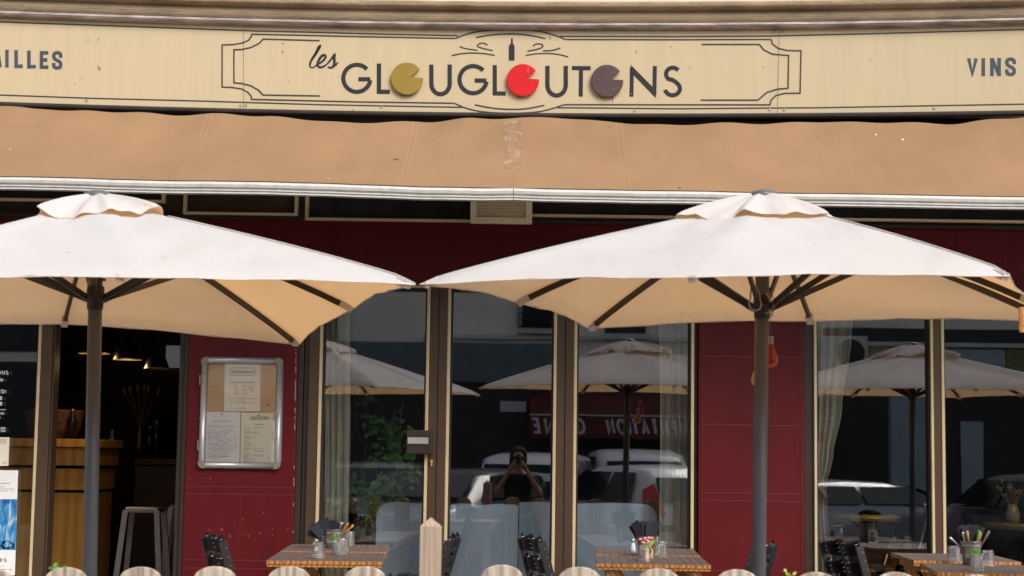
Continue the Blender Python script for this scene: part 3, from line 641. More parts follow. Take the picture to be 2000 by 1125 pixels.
# panel joints and screws
bm = bmesh.new()
for x, y0, y1 in ((475.5, 46, 212), (1521.5, 59, 224)): stroke(bm, [(x, y0), (x-(3 if x > 1000 else 0), y1)], 1.0, S)
spart('board_joint', bm, 'rust', split=True)
bm = bmesh.new()
for x, y in ((460,50),(491,52),(470,206),(481,205),(173,40),(748,57),(745,209),(1512,62),(1529,62),(1504,214),(1532,214),(1244,62),(1834,55),(1825,211),(169,196),(1240,216)):
    p = S(x, y, 0); tube(bm, [p+Vector((0, .002, 0)), p+Vector((0, -.005, 0))], .0075, 8)
spart('screw', bm, 'lead', split=True)
bm = bmesh.new(); rnd = random.Random(5)
for x, y, a, b in ((194,134,3,5),(191,129,1.2,3),(552,101,2,4),(553,85,2,3),(1243,102,1.6,4),(1310,92,1.2,4),(1347,132,1.6,3),(1074,74,1.6,5),(160,154,1.5,2),(146,164,1.5,2),(564,159,1.5,2),(1700,116,1.5,2.5),(192,77,1.5,5),(172,78,1.2,6),(1491,131,1.5,2)):
    bm.faces.new([bm.verts.new(S(x+a*rnd.uniform(.4, 1)*math.cos(2*PI*k/8), y+b*rnd.uniform(.5, 1)*math.sin(2*PI*k/8), .0007)) for k in range(8)])
spart('stain', bm, 'rust', split=True)

# ================================================================== AWNING
AW = thing('awning', 'faded tan fabric awning rolled part way out below the cream sign', 'awning', (0, 9.2, 3.0))
AO = -Vector((0, 9.2, 3.0))
def apart(name, bm, m, **k):
    for v in bm.verts: v.co += AO
    return new(name, bm, m, AW, **k)
def lerp(a, b, t): return a+(b-a)*t
def interp(tab, x):
    if x <= tab[0][0]: s = (tab[1][1]-tab[0][1])/(tab[1][0]-tab[0][0]); return tab[0][1]+s*(x-tab[0][0])
    for (a, b), (c, d) in zip(tab, tab[1:]):
        if x <= c: t = (x-a)/(c-a); t = t*t*(3-2*t); return b+(d-b)*t
    return tab[-1][1]+(tab[-1][1]-tab[-2][1])/(tab[-1][0]-tab[-2][0])*(x-tab[-1][0])
def edge(tab, x):   # extend flat past the photograph's edges
    return interp(tab, min(max(x, -60), 2060)) 
TOP = [(-60,204),(0,207),(80,210),(150,217),(250,221),(360,223),(430,221),(520,230),(700,238),(830,240),(930,230),(1000,229),(1060,230),(1180,238),(1330,243),(1480,242),(1590,236),(1700,241),(1850,240),(1960,232),(2060,228)]
BOT = [(-60,346.4),(0,348),(400,356.5),(1000,370.5),(1300,375.5),(1600,381),(2000,387),(2060,388)]
def YB(px): return 8.62 + .16*min(max(px, -900), 2900)/2000
def awn(u, v):
    px = lerp(-760, 2760, u)
    if -60 <= px <= 2060: yt, yb = interp(TOP, px), interp(BOT, px)
    elif px < -60: yt, yb = 204+(px+60)*.024, 346.4+(px+60)*.0245
    else: yt, yb = 228-(px-2060)*-.0, 388+(px-2060)*.016
    X0 = at(px, yt, 9.45); Yt = YS(X0.x)-.035; A = at(px, yt, Yt); Bv = at(px, yb, YB(px)); v_ = v
    p = A.lerp(Bv, v_)
    # fabric belly and slack folds near the top
    sag = -.035*math.sin(PI*v)*(1+.3*math.sin(px*.009)) - .006*math.sin(px*.021+v*3)*math.exp(-3*v) + .004*math.sin(px*.05+v*7)*math.exp(-2*v) + .009*math.sin((px-1000)*.036-v*5*(1 if px > 1000 else -1))*math.exp(-((px-1040)/170)**2)*math.exp(-1.3*v)*min(1, v*8) + .0022*math.sin(px*.017+v*11)*math.sin(PI*v)
    return p + Vector((0, 0, sag))
bm = bmesh.new(); grid(bm, awn, 480, 28); fab = apart('fabric', bm, 'awning_cloth'); 
def awnpx(px, t, off=.003):
    p = awn((px+760)/3520, t); return p + Vector((0, -.55, .83)).normalized()*off
bm = bmesh.new()
for a, m_, b in ((411, 388, 335), (812, 800, 779), (1208, 1215, 1228), (1615, 1632, 1682)):
    for d in (-5, 5):
        L_ = []
        for i in range(29):
            t = i/28; x = (1-t)**2*a + 2*t*(1-t)*m_ + t*t*b + d; L_.append(awnpx(x, t, .0011))
        for p_, q_ in zip(L_, L_[1:]): bm.faces.new([bm.verts.new(z_) for z_ in (p_-Vector((.0022, 0, 0)), p_+Vector((.0022, 0, 0)), q_+Vector((.0022, 0, 0)), q_-Vector((.0022, 0, 0)))])
        bmesh.ops.remove_doubles(bm, verts=bm.verts, dist=.0001)
apart('seam', bm, 'awning_seam', split=True)
bm = bmesh.new(); grid(bm, lambda u, v: awnpx(984+34*u+2*math.sin(v*30), .03+v*.62, .0012), 5, 18); apart('worn_patch', bm, 'awning_patch')
# front bar with its grooves, made of segments
def frontbar(pa, pb, m='bar_white'):
    bm = bmesh.new(); prof = [(-.02, .004), (.0, .006), (.018, .001), (.026, -.012), (.022, -.026), (.008, -.033), (.008, -.0355), (.019, -.038), (.019, -.044), (.008, -.0465), (.008, -.049), (.022, -.052), (.022, -.0595), (-.02, -.0605)]
    rows = []; n = max(2, int((pb-pa)/60))
    for i in range(n+1):
        px = lerp(pa, pb, i/n); p = awn((px+760)/3520, 1.0)
        rows.append([bm.verts.new(p+Vector((0, -o, z_))) for o, z_ in prof])
    for a, b in zip(rows, rows[1:]):
        for k in range(len(prof)-1):
            bm.faces.new((a[k], b[k], b[k+1], a[k+1]))
    bm.faces.new(rows[0]); bm.faces.new(rows[-1][::-1])
    return apart('front_bar', bm, m)
frontbar(-740, 1002.2); frontbar(1003.6, 2740)
bm = bmesh.new(); q = [awn(i/60, 1.0)+Vector((0, -.004, .004)) for i in range(61)]; tube(bm, q, .006, 5); apart('hem_rope', bm, 'rib_brown')
for px in (-300, 560, 1420, 2250):
    bm = bmesh.new(); p = awn((px+760)/3520, 1.0); bar(bm, (p.x-.05, 9.88, 3.05), (p.x, p.y+.03, p.z-.03), .03, .02); apart('folding_arm', bm, 'bar_white')
bm = bmesh.new(); tube(bm, [(-4.6, 9.76, 3.14), (4.6, 9.76, 3.14)], .03, 12); apart('roller', bm, 'rib_brown')

# ================================================================== PARASOLS
def parasol(label, hem, apex, base_x, loc, seedn, flap_r=.275, stains=()):
    """hem: eight world points (corners and side middles in turn); apex: world point"""
    T = thing('parasol', label, 'parasol', loc, group='square parasols in front of the restaurant'); O = -Vector(loc)
    rd = random.Random(seedn); ph = [rd.uniform(0, 6) for _ in range(6)]
    def canopy_pt(i, r, s, lift=0):
        a, b = hem[i], hem[(i+1) % 8]
        e = a.lerp(b, s); rr = r*(1-.022*math.sin(PI*s)*r)
        p = apex + (e-apex)*rr
        p.z += -.018*math.sin(PI*s)*math.sin(PI*min(1, r))*(1 if r < 1 else 0) + .014*math.sin(PI*r)*(.3+.9*r)
        p.z += .0035*math.sin(9*r+ph[i % 6]+5*s)*math.sin(PI*s) + .0030*math.sin(31*s+4*r+ph[(i+1) % 6])*r*r*math.sin(PI*s) + (.0035*math.sin(14*r-11*s+ph[(i+3) % 6]) + .0025*math.sin(23*s+7*r+ph[(i+2) % 6]))*math.sin(PI*r)*math.sin(PI*s)
        p.z -= .012*max(0, (r-.93)/.07)**2
        p.z += lift
        return p
    bm = bmesh.new()
    for i in range(8):
        V = grid(bm, lambda u, v: canopy_pt(i, max(.03, u), v) + O, 22, 10)
    bmesh.ops.remove_doubles(bm, verts=bm.verts, dist=.0005)
    for e in bm.edges:      # keep the eight rib lines crisp
        e.smooth = True
    bvh = BVHTree.FromBMesh(bm); can = new('canopy', bm, 'canvas', T)
    for px, py, w_, h_ in stains:
        b2 = bmesh.new(); vs = []
        for k in range(9):
            a = 2*PI*k/9; q_ = .5*(.6+.4*math.sin(k*2.3)); dd = ray(px+w_*q_*math.cos(a), py+h_*q_*math.sin(a)).normalized(); h = bvh.ray_cast(EYE+O, dd)
            if h[0]: vs.append(b2.verts.new(h[0]-dd*.0015))
        if len(vs) > 2: b2.faces.new(vs)
        new('stain', b2, 'rust', can)
    for i in (2, 3):
        bm = bmesh.new(); tube(bm, [canopy_pt(i, .25+.75*k/14, 0, .0028)+O for k in range(15)], .0022, 5); new('ridge_seam', bm, 'canvas_seam' if i in (2, 3) else 'canvas', can)
    bm = bmesh.new(); q = []
    for i in range(8):
        for k in range(8): q.append(canopy_pt(i, 1, k/8, -.001)+O)
    tube(bm, q+[q[0]], .0022, 5, cap=False); new('hem', bm, 'canvas_seam', can)
    # vent flap with a wavy loose edge
    bm = bmesh.new()
    def flap(u, v):
        a = v*8; i = int(a) % 8; s = a-int(a)
        r = .04 + u*(flap_r-.04) * (1+.07*math.sin(3*v*2*PI+ph[1]))
        p = canopy_pt(i, r, s)
        w_ = .8*math.sin(2*PI*v*5+ph[0]+1.2*math.sin(2*PI*v*2+ph[3])) + .5*math.sin(2*PI*v*11+ph[2]) + .3*math.sin(2*PI*v*23+ph[4]); p.y += .008*math.sin(2*PI*v*17+ph[5])*u; p.x += .008*math.cos(2*PI*v*13+ph[2])*u
        p.z += .020*(1-u)**.5 + .014 + .012*u*(1-u)*2 + u**1.3*(.013*w_ + .002) + .006*math.sin(2*PI*v*8+1)*u
        return p + O
    grid(bm, flap, 12, 120); new('vent_flap', bm, 'canvas', T)
    bm = bmesh.new(); top = apex+O
    lathe(bm, [(.001, .024), (.03, .022), (.048, .014), (.053, .0), (.05, -.012), (0, -.012)], top.x, top.y, top.z+.012, 20); new('cap', bm, 'cap_grey', T)
    # pole, runner, ribs and struts
    b0 = Vector((base_x.x, base_x.y, 0))+O; dv = (top-Vector((0, 0, .0)))-b0
    bm = bmesh.new(); tube(bm, [b0, top+Vector((0, 0, .01))], .0255, 24); new('pole', bm, 'pole_paint', T)
    hubz = 1.81+O.z; t = (hubz-b0.z)/dv.z; hub = b0+dv*t
    bm = bmesh.new(); lathe(bm, [(.026, -.035), (.029, -.033), (.030, -.008), (.042, -.006), (.050, .002), (.051, .012), (.044, .02), (.033, .022), (.031, .05), (.026, .052)], hub.x, hub.y, hub.z, 24); new('runner', bm, 'rib_brown', T)
    bm = bmesh.new(); tube(bm, [hub+Vector((.02, -.005, .075)), hub+Vector((.036, -.008, .075))], .005, 8); new('stop_pin', bm, 'rib_brown', T)
    for i in range(8):
        P = lambda r: canopy_pt(i, r, 0, -.016)+O
        bm = bmesh.new()
        for k in range(10): bar(bm, P(.06+.9*k/10), P(.06+.9*(k+1)/10), .013, .022)
        rib = new('rib', bm, 'rib_brown', T)
        e = P(.965); d = (P(.99)-P(.9)).normalized()
        bm = bmesh.new(); bar(bm, e-d*.02, e+d*.028, .026, .024); new('rib_pocket', bm, 'canvas', rib)
        m_ = P(.42); dr = Vector((m_.x-hub.x, m_.y-hub.y, 0)).normalized()
        bm = bmesh.new(); bar(bm, hub+dr*.042+Vector((0, 0, .006)), m_+Vector((0, 0, -.004)), .011, .021); new('strut', bm, 'rib_brown', T)
    bm = bmesh.new(); lathe(bm, [(0, .07), (.03, .07), (.035, .06), (.24, .05), (.26, .03), (.26, 0), (0, 0)], b0.x, b0.y, b0.z, 28); new('base', bm, 'rib_brown', T)
    bm = bmesh.new(); lathe(bm, [(.027, .06), (.034, .06), (.034, .3), (.027, .3)], b0.x, b0.y, b0.z, 20); new('base_sleeve', bm, 'pole_paint', T)
    return T
def hp(px, py, Y): return at(px, py, Y)
YU = 6.16
R_hem = [hp(820,548,5.74), hp(1350,534,5.37), hp(1972,531,5.22), hp(2022,583,6.0), hp(2063,622,6.78), hp(1584,621,6.96), hp(1150,636,7.25), hp(1008,584,6.32)]
L_hem = [hp(-363,545,5.15), hp(236,533,5.22), hp(811,548,5.33), hp(692,596,6.19), hp(585,668,7.75), hp(125,627,7.09), hp(-300,640,6.99), hp(-352,590,6.12)]
R_apex = at(1491, 390, YU); L_apex = at(190, 391, YU)
rb = at(1480, 1000, YU); lb = at(175, 1000, YU)
lbx = atz(1481, 1400, 0); 
parasol('off-white square parasol on the right with rope hooks on its grey pole', R_hem, R_apex, Vector((at(1476, 1500, YU).x, YU, 0)), (R_apex.x, YU, 0), 11, stains=[(1323,520,4,1.6),(1333,612,6,3.5),(1346,617,5,1),(1168,543,3,1.5)])
parasol('off-white square parasol on the left with one drooping rear corner', L_hem, L_apex, Vector((at(169, 1500, YU).x, YU, 0)), (L_apex.x, YU, 0), 4, flap_r=.235, stains=[(133,493,18,1.6),(318,500.5,10,1.6),(12,575,4,2),(268,600,5,2)])
dx = Vector((2.31, 0, 0)); parasol('off-white square parasol further right, seen as a reflection in the right windows', [p+dx for p in R_hem], R_apex+dx, Vector((at(1480, 1500, YU).x+2.31, YU, 0)), (R_apex.x+2.31, YU, 0), 23)

# rope hooks on the right pole, hanging bulbs, wooden tag at the right edge
def hangloop(label, pts, rad, m):
    bm = bmesh.new(); tube(bm, pts, rad, 8); p0 = pts[0]; o = new('snap_hook', bm, m); tag(o, label, 'hook', 'snap hooks on the parasol pole'); return o
q = [at(x, y, 6.09) for x, y in ((1466,567),(1466,580),(1463,593),(1466,603),(1475,607),(1484,604),(1487,594),(1484,585),(1483,572),(1477,560),(1470,558),(1466,566))]
hangloop('larger grey snap hook hanging in front of the right parasol pole', q, .0032, 'galv')
q = [at(x, y, 6.12) for x, y in ((1497,572),(1503,585),(1505,600),(1502,609),(1498,612),(1495,609))]
hangloop('smaller grey snap hook curling round the right side of the pole', q, .003, 'galv')
bm = bmesh.new(); tube(bm, [at(x, y, 6.10) for x, y in ((1508,572),(1510,585),(1510,600),(1508,612),(1507,619))], .0018, 6); tube(bm, [at(x, y, 6.10) for x, y in ((1506,606),(1511,609),(1506,613),(1510,616))], .0022, 6)
o = new('cord', bm, 'rope'); tag(o, 'short brown cord with a knot dangling beside the pole runner', 'cord')
def bulb(label, px, py, r, m, Y, hang):
    p = at(px, py, Y); T = thing('hanging_bulb', label, 'lantern', p, group='bulb lanterns behind the right pole')
    bm = bmesh.new(); lathe(bm, [(0, -r), (r*.5, -r*.9), (r*.87, -r*.55), (r, 0), (r*.9, r*.5), (r*.6, r*1.2), (r*.42, r*1.7), (r*.36, r*2)], 0, 0, 0, 20); new('globe', bm, m, T)
    bm = bmesh.new(); pr = []
    for k in range(9): pr.append((r*(.42 if k % 2 else .36), r*(2+k*.13)))
    lathe(bm, pr+[(0, r*3.1)], 0, 0, 0, 14); new('screw_cap', bm, 'galv', T)
    bm = bmesh.new(); tube(bm, [(0, 0, r*3.0), (0, .0, hang-p.z)], .0008, 4); new('thread', bm, 'rope', T)
bulb('red glass bulb lantern hanging beside the right pole', 1505, 703, .030, 'red_bulb', 6.5, 1.93)
bulb('pale amber bulb lantern half hidden behind the right pole', 1482, 742, .031, 'amber_bulb', 6.62, 1.93)
p = at(2006, 625, 5.6); T = thing('wooden_tag', 'small varnished wooden tag hanging at the right edge of the parasol', 'tag', p)
bm = bmesh.new(); box(bm, -.027, .045, -.004, .004, -.042, .042, bev=.002); new('plate', bm, 'table_orange', T); bm = bmesh.new(); tube(bm, [(0, 0, .042), (0, 0, .12)], .001, 5); new('string', bm, 'rope', T)

# ================================================================== PICKET FENCE
def fence(label, pxs, tops, Y, rails, group='low wooden picket fences'):
    xs = [at(a, 1120, Y).x for a in pxs]; T = thing('picket_fence', label, 'fence', ((xs[0]+xs[-1])/2, Y, 0), group=group); O = -T.location
    for x, px, py in zip(xs, pxs, tops):
        zt_ = at(px, py, Y).z; hw = .0665; bm = bmesh.new(); n = 16; pf = []
        for k in range(n+1):
            a = PI*k/n; pf.append((x+hw*math.cos(a), zt_-.048+.048*math.sin(a)**.85))
        pf = [(x+hw, .06)] + pf + [(x-hw, .06)]
        f = [bm.verts.new(Vector((a, Y-.011, b))+O) for a, b in pf]; g = [bm.verts.new(Vector((a, Y+.011, b))+O) for a, b in pf]
        bm.faces.new(f[::-1]); bm.faces.new(g)
        for i in range(len(pf)): j = (i+1) % len(pf); bm.faces.new((f[i], f[j], g[j], g[i]))
        bmesh.ops.recalc_face_normals(bm, faces=bm.faces); bmesh.ops.bevel(bm, geom=[e for e in bm.edges if abs(e.verts[0].co.y-e.verts[1].co.y) < 1e-6], offset=.0025, segments=1, affect='EDGES')
        new('picket', bm, 'picket_wood', T)
    for z in rails:
        bm = bmesh.new(); box(bm, xs[0]-.06, xs[-1]+.06, Y+.0125, Y+.035, z-.03, z+.03, bev=.003); bmesh.ops.translate(bm, verts=bm.verts, vec=O); new('rail', bm, 'picket_wood', T)
fence('left run of the low picket fence, ending at the pointed post', [-160,-14,130,275,420,565,713], [1113,1112,1108,1107,1106,1106,1106], 5.25, (.25, .68))
fence('right run of the low picket fence, starting beside the pointed post', [980,1132,1286,1440,1594,1750,1908,2066], [1103,1107,1110,1112,1117,1117,1122,1126], 5.25, (.25, .68))
def post(px, py, Y, label):
    p = at(px, py, Y); T = tag(None or new('fence_post', (lambda bm: (box(bm, -.033, .033, -.033, .033, 0, p.z-.028), bm)[1])(bmesh.new()), 'post_wood'), label, 'post')
    bm = bmesh.new(); bm.free()
    me = T.data; b2 = bmesh.new(); b2.from_mesh(me)
    topf = [f for f in b2.faces if f.normal.z > .9][0]; c = topf.calc_center_median(); r = bmesh.ops.poke(b2, faces=[topf]); r['verts'][0].co.z = p.z
    b2.to_mesh(me); b2.free(); T.location = (p.x, p.y, 0); T.rotation_euler = (0, 0, R(4)); return T
post(842, 1010, 5.25, 'square wooden fence post with a pyramid top between the two picket runs')

# ================================================================== TABLES
def table():
    T = thing('folding_table', 'x', 'table', (0,0,0), group='small slatted folding tables')
    W, D, n = .56, .735, 14; sw = W/n
    bm = bmesh.new()
    for k in range(n):
        x0 = -W/2+k*sw+.0007; x1 = x0+sw-.0014
        vs = box(bm, x0, x1, 0, D, .731, .75, bev=0)
    for f in bm.faces: f.material_index = 0 if f.normal.z > .5 else 1
    bm.normal_update()
    for f in bm.faces: f.material_index = 0 if f.normal.z > .5 else 1
    bmesh.ops.bevel(bm, geom=[e for e in bm.edges], offset=.0012, segments=1, affect='EDGES')
    new('tabletop', bm, ['table_weathered', 'table_orange'], T)
    bm = bmesh.new(); box(bm, -W/2+.002, W/2-.002, .004, .022, .719, .7305); new('end_rail', bm, 'table_orange', T)
    bm = bmesh.new(); box(bm, -W/2+.002, W/2-.002, D-.022, D-.004, .719, .7305); new('end_rail', bm, 'table_orange', T)
    for s in (-1, 1):
        bm = bmesh.new(); box(bm, s*(W/2-.075)-.03, s*(W/2-.075)+.03, .03, D-.03, .685, .718, bev=.003); new('batten', bm, 'table_orange', T)
        bm = bmesh.new(); bar(bm, (s*(W/2-.07), .10+.012*s, .70), (-s*(W/2-.05), .10+.012*s, .0), .022, .045, upv=(1, 0, .6)); new('leg', bm, 'table_orange', T)
        bm = bmesh.new(); bar(bm, (s*(W/2-.07), D-.10+.012*s, .70), (-s*(W/2-.05), D-.10+.012*s, .0), .022, .045, upv=(1, 0, .6)); new('leg', bm, 'table_orange', T)
        bm = bmesh.new(); tube(bm, [(s*(W/2-.075), .0285, .703), (s*(W/2-.075), .0315, .703)], .008, 8); new('bolt', bm, 'screw', T)
    return T
t0 = table(); t0['label'] = 'front slatted table of the left pair, upturned tumbler at its left side'
def frontcentre(pa, pb, z=.75):
    a, b = atz(*pa, z), atz(*pb, z); return (a+b)/2
def put(tb, pa, pb, rz, label, z=0):
    c = frontcentre(pa, pb); tb.location = (c.x, c.y, z); tb.rotation_euler = (0, 0, R(rz)); tb['label'] = label; return tb
put(t0, (522.5,1095), (744,1096), 3.4, 'front slatted table of the left pair, with an upturned tumbler at its left side')
t1 = put(dup(t0), (546,1077.3), (755.7,1078.2), 3.0, 'rear slatted table of the left pair, close to the window', z=.002)
t2 = put(dup(t0), (1167,1099.5), (1388,1104.8), -2.2, 'front slatted table of the middle pair, beside the red pillar'); t3 = put(dup(t0), (1158,1083), (1373,1086), -3, 'rear slatted table of the middle pair, partly under the salt shaker', z=.002)
t4 = put(dup(t0), (1827,1116), (2075,1124), -7, 'front slatted table of the right pair, below the steel bucket'); t5 = put(dup(t0), (1777,1094), (2003,1099), -3, 'rear slatted table of the right pair, its corner pointing left', z=.002)

# ================================================================== FOLDING CHAIRS
def chair():
    T = thing('folding_chair', 'x', 'chair', (0,0,0), group='black slatted folding chairs')
    a = Vector((-.16, 0, .43)); b = Vector((-.29, 0, .90)); d = (b-a).normalized(); nrm_ = Vector((d.z, 0, -d.x))
    for s in (-1, 1):
        bm = bmesh.new(); bar(bm, Vector((.20, s*.205, 0)), Vector((-.02, s*.205, .30)), .020, .040, upv=(0, 0, 1))
        bar(bm, Vector((-.02, s*.205, .30)), a+Vector((0, s*.205, .0)), .020, .040); bar(bm, a+Vector((0, s*.205, 0)), b+Vector((0, s*.205, -.03)), .020, .040)
        for k in range(9):
            p = a.lerp(b, .15+.09*k)+Vector((0, s*.2155, 0)); tube(bm, [p, p+Vector((0, s*.0012, 0))], .0025, 6, mi=1)
        new('leg', bm, ['chair_black', 'screw'], T)
        bm = bmesh.new(); bar(bm, Vector((-.26, s*.18, 0)), Vector((.18, s*.18, .43)), .018, .036); new('leg', bm, 'chair_black', T)
    # two bays of curved slats between three stiles, their edges scalloped
    for bay in (-1, 1):
        for k in range(4):
            c0 = a.lerp(b, .26+.215*k); bm = bmesh.new()
            def fn(u, v):
                q = 2*u-1; z_ = (v-.5)*.082 + (.016*q*q-.008)*(1 if v > .5 else -.6)
                return c0 + Vector((0, bay*.103 + q*.088, 0)) + d*z_ - nrm_*(.030*(1-q*q) - .004)
            grid(bm, fn, 14, 3); bmesh.ops.solidify(bm, geom=bm.faces[:], thickness=.008)
            for u in (.07, .93):
                for v in (.25, .5, .75): p = fn(u, v); tube(bm, [p-nrm_*.0095, p+nrm_*.0095], .0023, 6, mi=1)
            new('back_slat', bm, ['chair_black', 'screw'], T)
    bm = bmesh.new(); bar(bm, a, b, .034, .016, upv=(1, 0, 0)); new('back_stile', bm, 'chair_black', T)
    for k in range(7):
        bm = bmesh.new(); x = -.15+.055*k; box(bm, x-.023, x+.023, -.21, .21, .43, .446, bev=.003); new('seat_slat', bm, 'chair_black', T)
    return T
c0 = chair()
def putchair(c, px, py, Y, rz, label):
    """px,py = where the top of the backrest appears"""
    p = at(px, py, Y); off = Matrix.Rotation(R(rz), 3, 'Z') @ Vector((-.29, 0, 0))
    c.location = (p.x-off.x, Y-off.y, p.z-.905); c.rotation_euler = (0, 0, R(rz)); c['label'] = label
putchair(c0, 418, 1040, 8.5, 22, 'black folding chair against the burgundy wall, left of the left tables')
putchair(dup(c0), 886, 1040, 8.6, 176, 'black folding chair just right of the pointed fence post, leaning right')
putchair(dup(c0), 1037, 1041, 8.6, 14, 'black folding chair in front of the blue banquette, left of the middle tables')
putchair(dup(c0), 1494, 1055, 8.7, 158, 'black folding chair half hidden behind the right parasol pole')
putchair(dup(c0), 1641, 1050, 8.9, 16, 'black folding chair turned towards the glass, left of the right tables')

# ================================================================== THINGS ON THE TABLES
def tumbler():
    bm = bmesh.new(); n = 24
    prof = [(.034, 0), (.0345, .002), (.0335, .02), (.031, .04), (.0285, .062), (.0265, .078), (.025, .083), (0, .083), (0, .072), (.0225, .072), (.0245, .062), (.028, .04), (.031, .02), (.0325, .001), (.034, 0)]
    lathe(bm, prof, 0, 0, 0, 10)
    bmesh.ops.remove_doubles(bm, verts=bm.verts, dist=.0001)
    for f in bm.faces: f.smooth = False
    return new('tumbler', bm, 'tumbler_glass')
tb0 = tumbler()
def puttum(px, py, label, z=.7505, first=False, s=1.0):
    o = tb0 if first else tb0.copy()
    if not first: C.objects.link(o)
    p = atz(px, py, z); o.location = (p.x, p.y, z); o.rotation_euler = (0, 0, px*.37); o.scale = (s, s, s)
    tag(o, label, 'tumbler', 'upturned glass tumblers'); return o
puttum(621, 1091, 'upturned tumbler standing alone at the left of the left table', first=True)
puttum(668, 1084, 'upturned tumbler in front of the small white succulent pot'); puttum(682, 1067, 'upturned tumbler behind the succulent, right of the steel bucket')
puttum(1258, 1097, 'upturned tumbler in front of the copper bucket of napkins'); puttum(1291, 1089, 'upturned tumbler right of the pink flowers')
puttum(1864, 1097, 'upturned tumbler left of the steel bucket on the right tables'); puttum(1909, 1115, 'upturned tumbler nearest the viewer, below the white grass pot'); puttum(1930, 1107, 'upturned tumbler right of the white grass pot')
def bucket(px, py, r0_, r1_, h, m, label, z=.7505):
    p = atz(px, py, z); T = thing('bucket', label, 'bucket', p, group='cutlery buckets on the tables')
    bm = bmesh.new(); lathe(bm, [(0, 0), (r0_, 0), (lerp(r0_, r1_, .3)*.995, h*.3), (lerp(r0_, r1_, .32)*1.02, h*.32), (lerp(r0_, r1_, .34), h*.34), (lerp(r0_, r1_, .78), h*.78), (lerp(r0_, r1_, .8)*1.02, h*.8), (lerp(r0_, r1_, .82), h*.82), (r1_, h*.97), (r1_*1.04, h*.985), (r1_*1.03, h), (r1_*.97, h), (r0_*.96, .004), (0, .004)], 0, 0, 0, 28)
    new('body', bm, m, T); return T, p
def ground_tuft(T, n, h, r, m, seed, z, lean=.5, w=.0025):
    rd = random.Random(seed); bm = bmesh.new()
    for k in range(n):
        a = rd.uniform(0, 2*PI); ln = h*rd.uniform(.7, 1.1); s = rd.uniform(0, 1)*r; l_ = rd.uniform(.1, lean)
        b0 = Vector((s*math.cos(a), s*math.sin(a), z)); e = b0+Vector((math.cos(a)*l_*ln, math.sin(a)*l_*ln, ln)); sd_ = Vector((-math.sin(a), math.cos(a), 0))*w
        m1 = b0.lerp(e, .5)+Vector((0, 0, .1*ln))
        v = [bm.verts.new(x) for x in (b0-sd_, b0+sd_, m1+sd_, m1-sd_)]; t_ = bm.verts.new(e); bm.faces.new(v); bm.faces.new((v[3], v[2], t_))
    return new('leaves', bm, m, T)
def napkins(pos, n, label, w=.045, h=.11, spread=.6, seed=1, tilt0=0):
    T = thing('napkins', label, 'napkin', pos, group='dark blue napkins in buckets'); rd = random.Random(seed)
    for k in range(n):
        t = (k/(n-1)-.5) if n > 1 else 0; bm = bmesh.new(); a = tilt0+t*spread+rd.uniform(-.05, .05); y = rd.uniform(-.02, .02); hh = h*rd.uniform(.9, 1.05)
        ax = Vector((math.sin(a), 0, math.cos(a))); sx = Vector((math.cos(a), rd.uniform(-.6, .6), -math.sin(a))).normalized()
        base = Vector((t*.05, y, -.03)); th = Vector((0, .0035, 0)); P = []
        for q_ in (-1, 1):
            P.append([bm.verts.new(base+th*q_-sx*w*.35), bm.verts.new(base+th*q_+sx*w*.35), bm.verts.new(base+th*q_+ax*(hh+.03)+sx*w*.5), bm.verts.new(base+th*q_+ax*(hh+.02)-sx*w*.45)])
        bm.faces.new(P[0]); bm.faces.new(P[1][::-1])
        for i in range(4): j = (i+1) % 4; bm.faces.new((P[0][i], P[1][i], P[1][j], P[0][j]))
        new('napkin', bm, 'napkin', T)
    return T
def cutlery(pos, specs, label):
    T = thing('cutlery', label, 'cutlery', pos, group='cutlery standing in buckets')
    for x, y, ang, ln, m in specs:
        a = R(ang); ax = Vector((math.sin(a), 0, math.cos(a))); b = Vector((x, y, -.05)); bm = bmesh.new()
        tube(bm, [b, b+ax*(.05+ln*.5), b+ax*(.05+ln*.8), b+ax*(.05+ln*.97), b+ax*(.05+ln)], [.004, .006, .0085, .007, .003], 8); new('handle', bm, m, T)
# left table
Tb, p = bucket(652, 1071.5, .044, .058, .105, 'steel', 'grey steel bucket of napkins and cutlery on the left tables')
napkins(p+Vector((-.045, -.01, .105)), 5, 'dark napkin folded like a flower in the left steel bucket', w=.085, h=.055, spread=1.6, seed=3, tilt0=-.3)
cutlery(p+Vector((.0, .0, .105)), [(.012, -.02, 20, .045, 'steel'), (.025, 0, 30, .05, 'table_orange'), (.03, .01, 45, .055, 'table_orange'), (.018, .02, 8, .04, 'steel')], 'wooden handled cutlery beside the flower folded napkin')
def pot(px, py, r, h, label, seed, leafm='leaf_bright', lh=.05):
    p = atz(px, py, .7505); T = thing('small_pot_plant', label, 'plant', p); bm = bmesh.new()
    lathe(bm, [(0, 0), (r*.85, 0), (r, h*.95), (r*1.06, h*.96), (r*1.06, h), (r*.9, h), (r*.88, h*.85), (0, h*.85)], 0, 0, 0, 24); ptt = new('pot', bm, 'pot_white', T)
    return T, ptt, p
T, ptt, p = pot(656, 1080.5, .023, .062, 'tiny green succulent in a white pot with a blue pattern', 2)
ground_tuft(T, 34, .045, .013, 'leaf_bright', 5, .055, lean=.75, w=.003)
bm = bmesh.new()
for row in range(3):
    for k in range(12):
        a = 2*PI*k/12; r_ = .0225*(.86+.14*(.012+row*.018)/.06)+.0012; z_ = .012+row*.016
        c_ = [(a-.13, z_-.004), (a+.13, z_-.004), (a, z_+.005)] if row != 1 else [(a-.2, z_), (a+.2, z_), (a+.2, z_+.003), (a-.2, z_+.003)]
        bm.faces.new([bm.verts.new((r_*math.cos(x), r_*math.sin(x), z__)) for x, z__ in c_])
new('blue_pattern', bm, 'pot_blue', ptt)
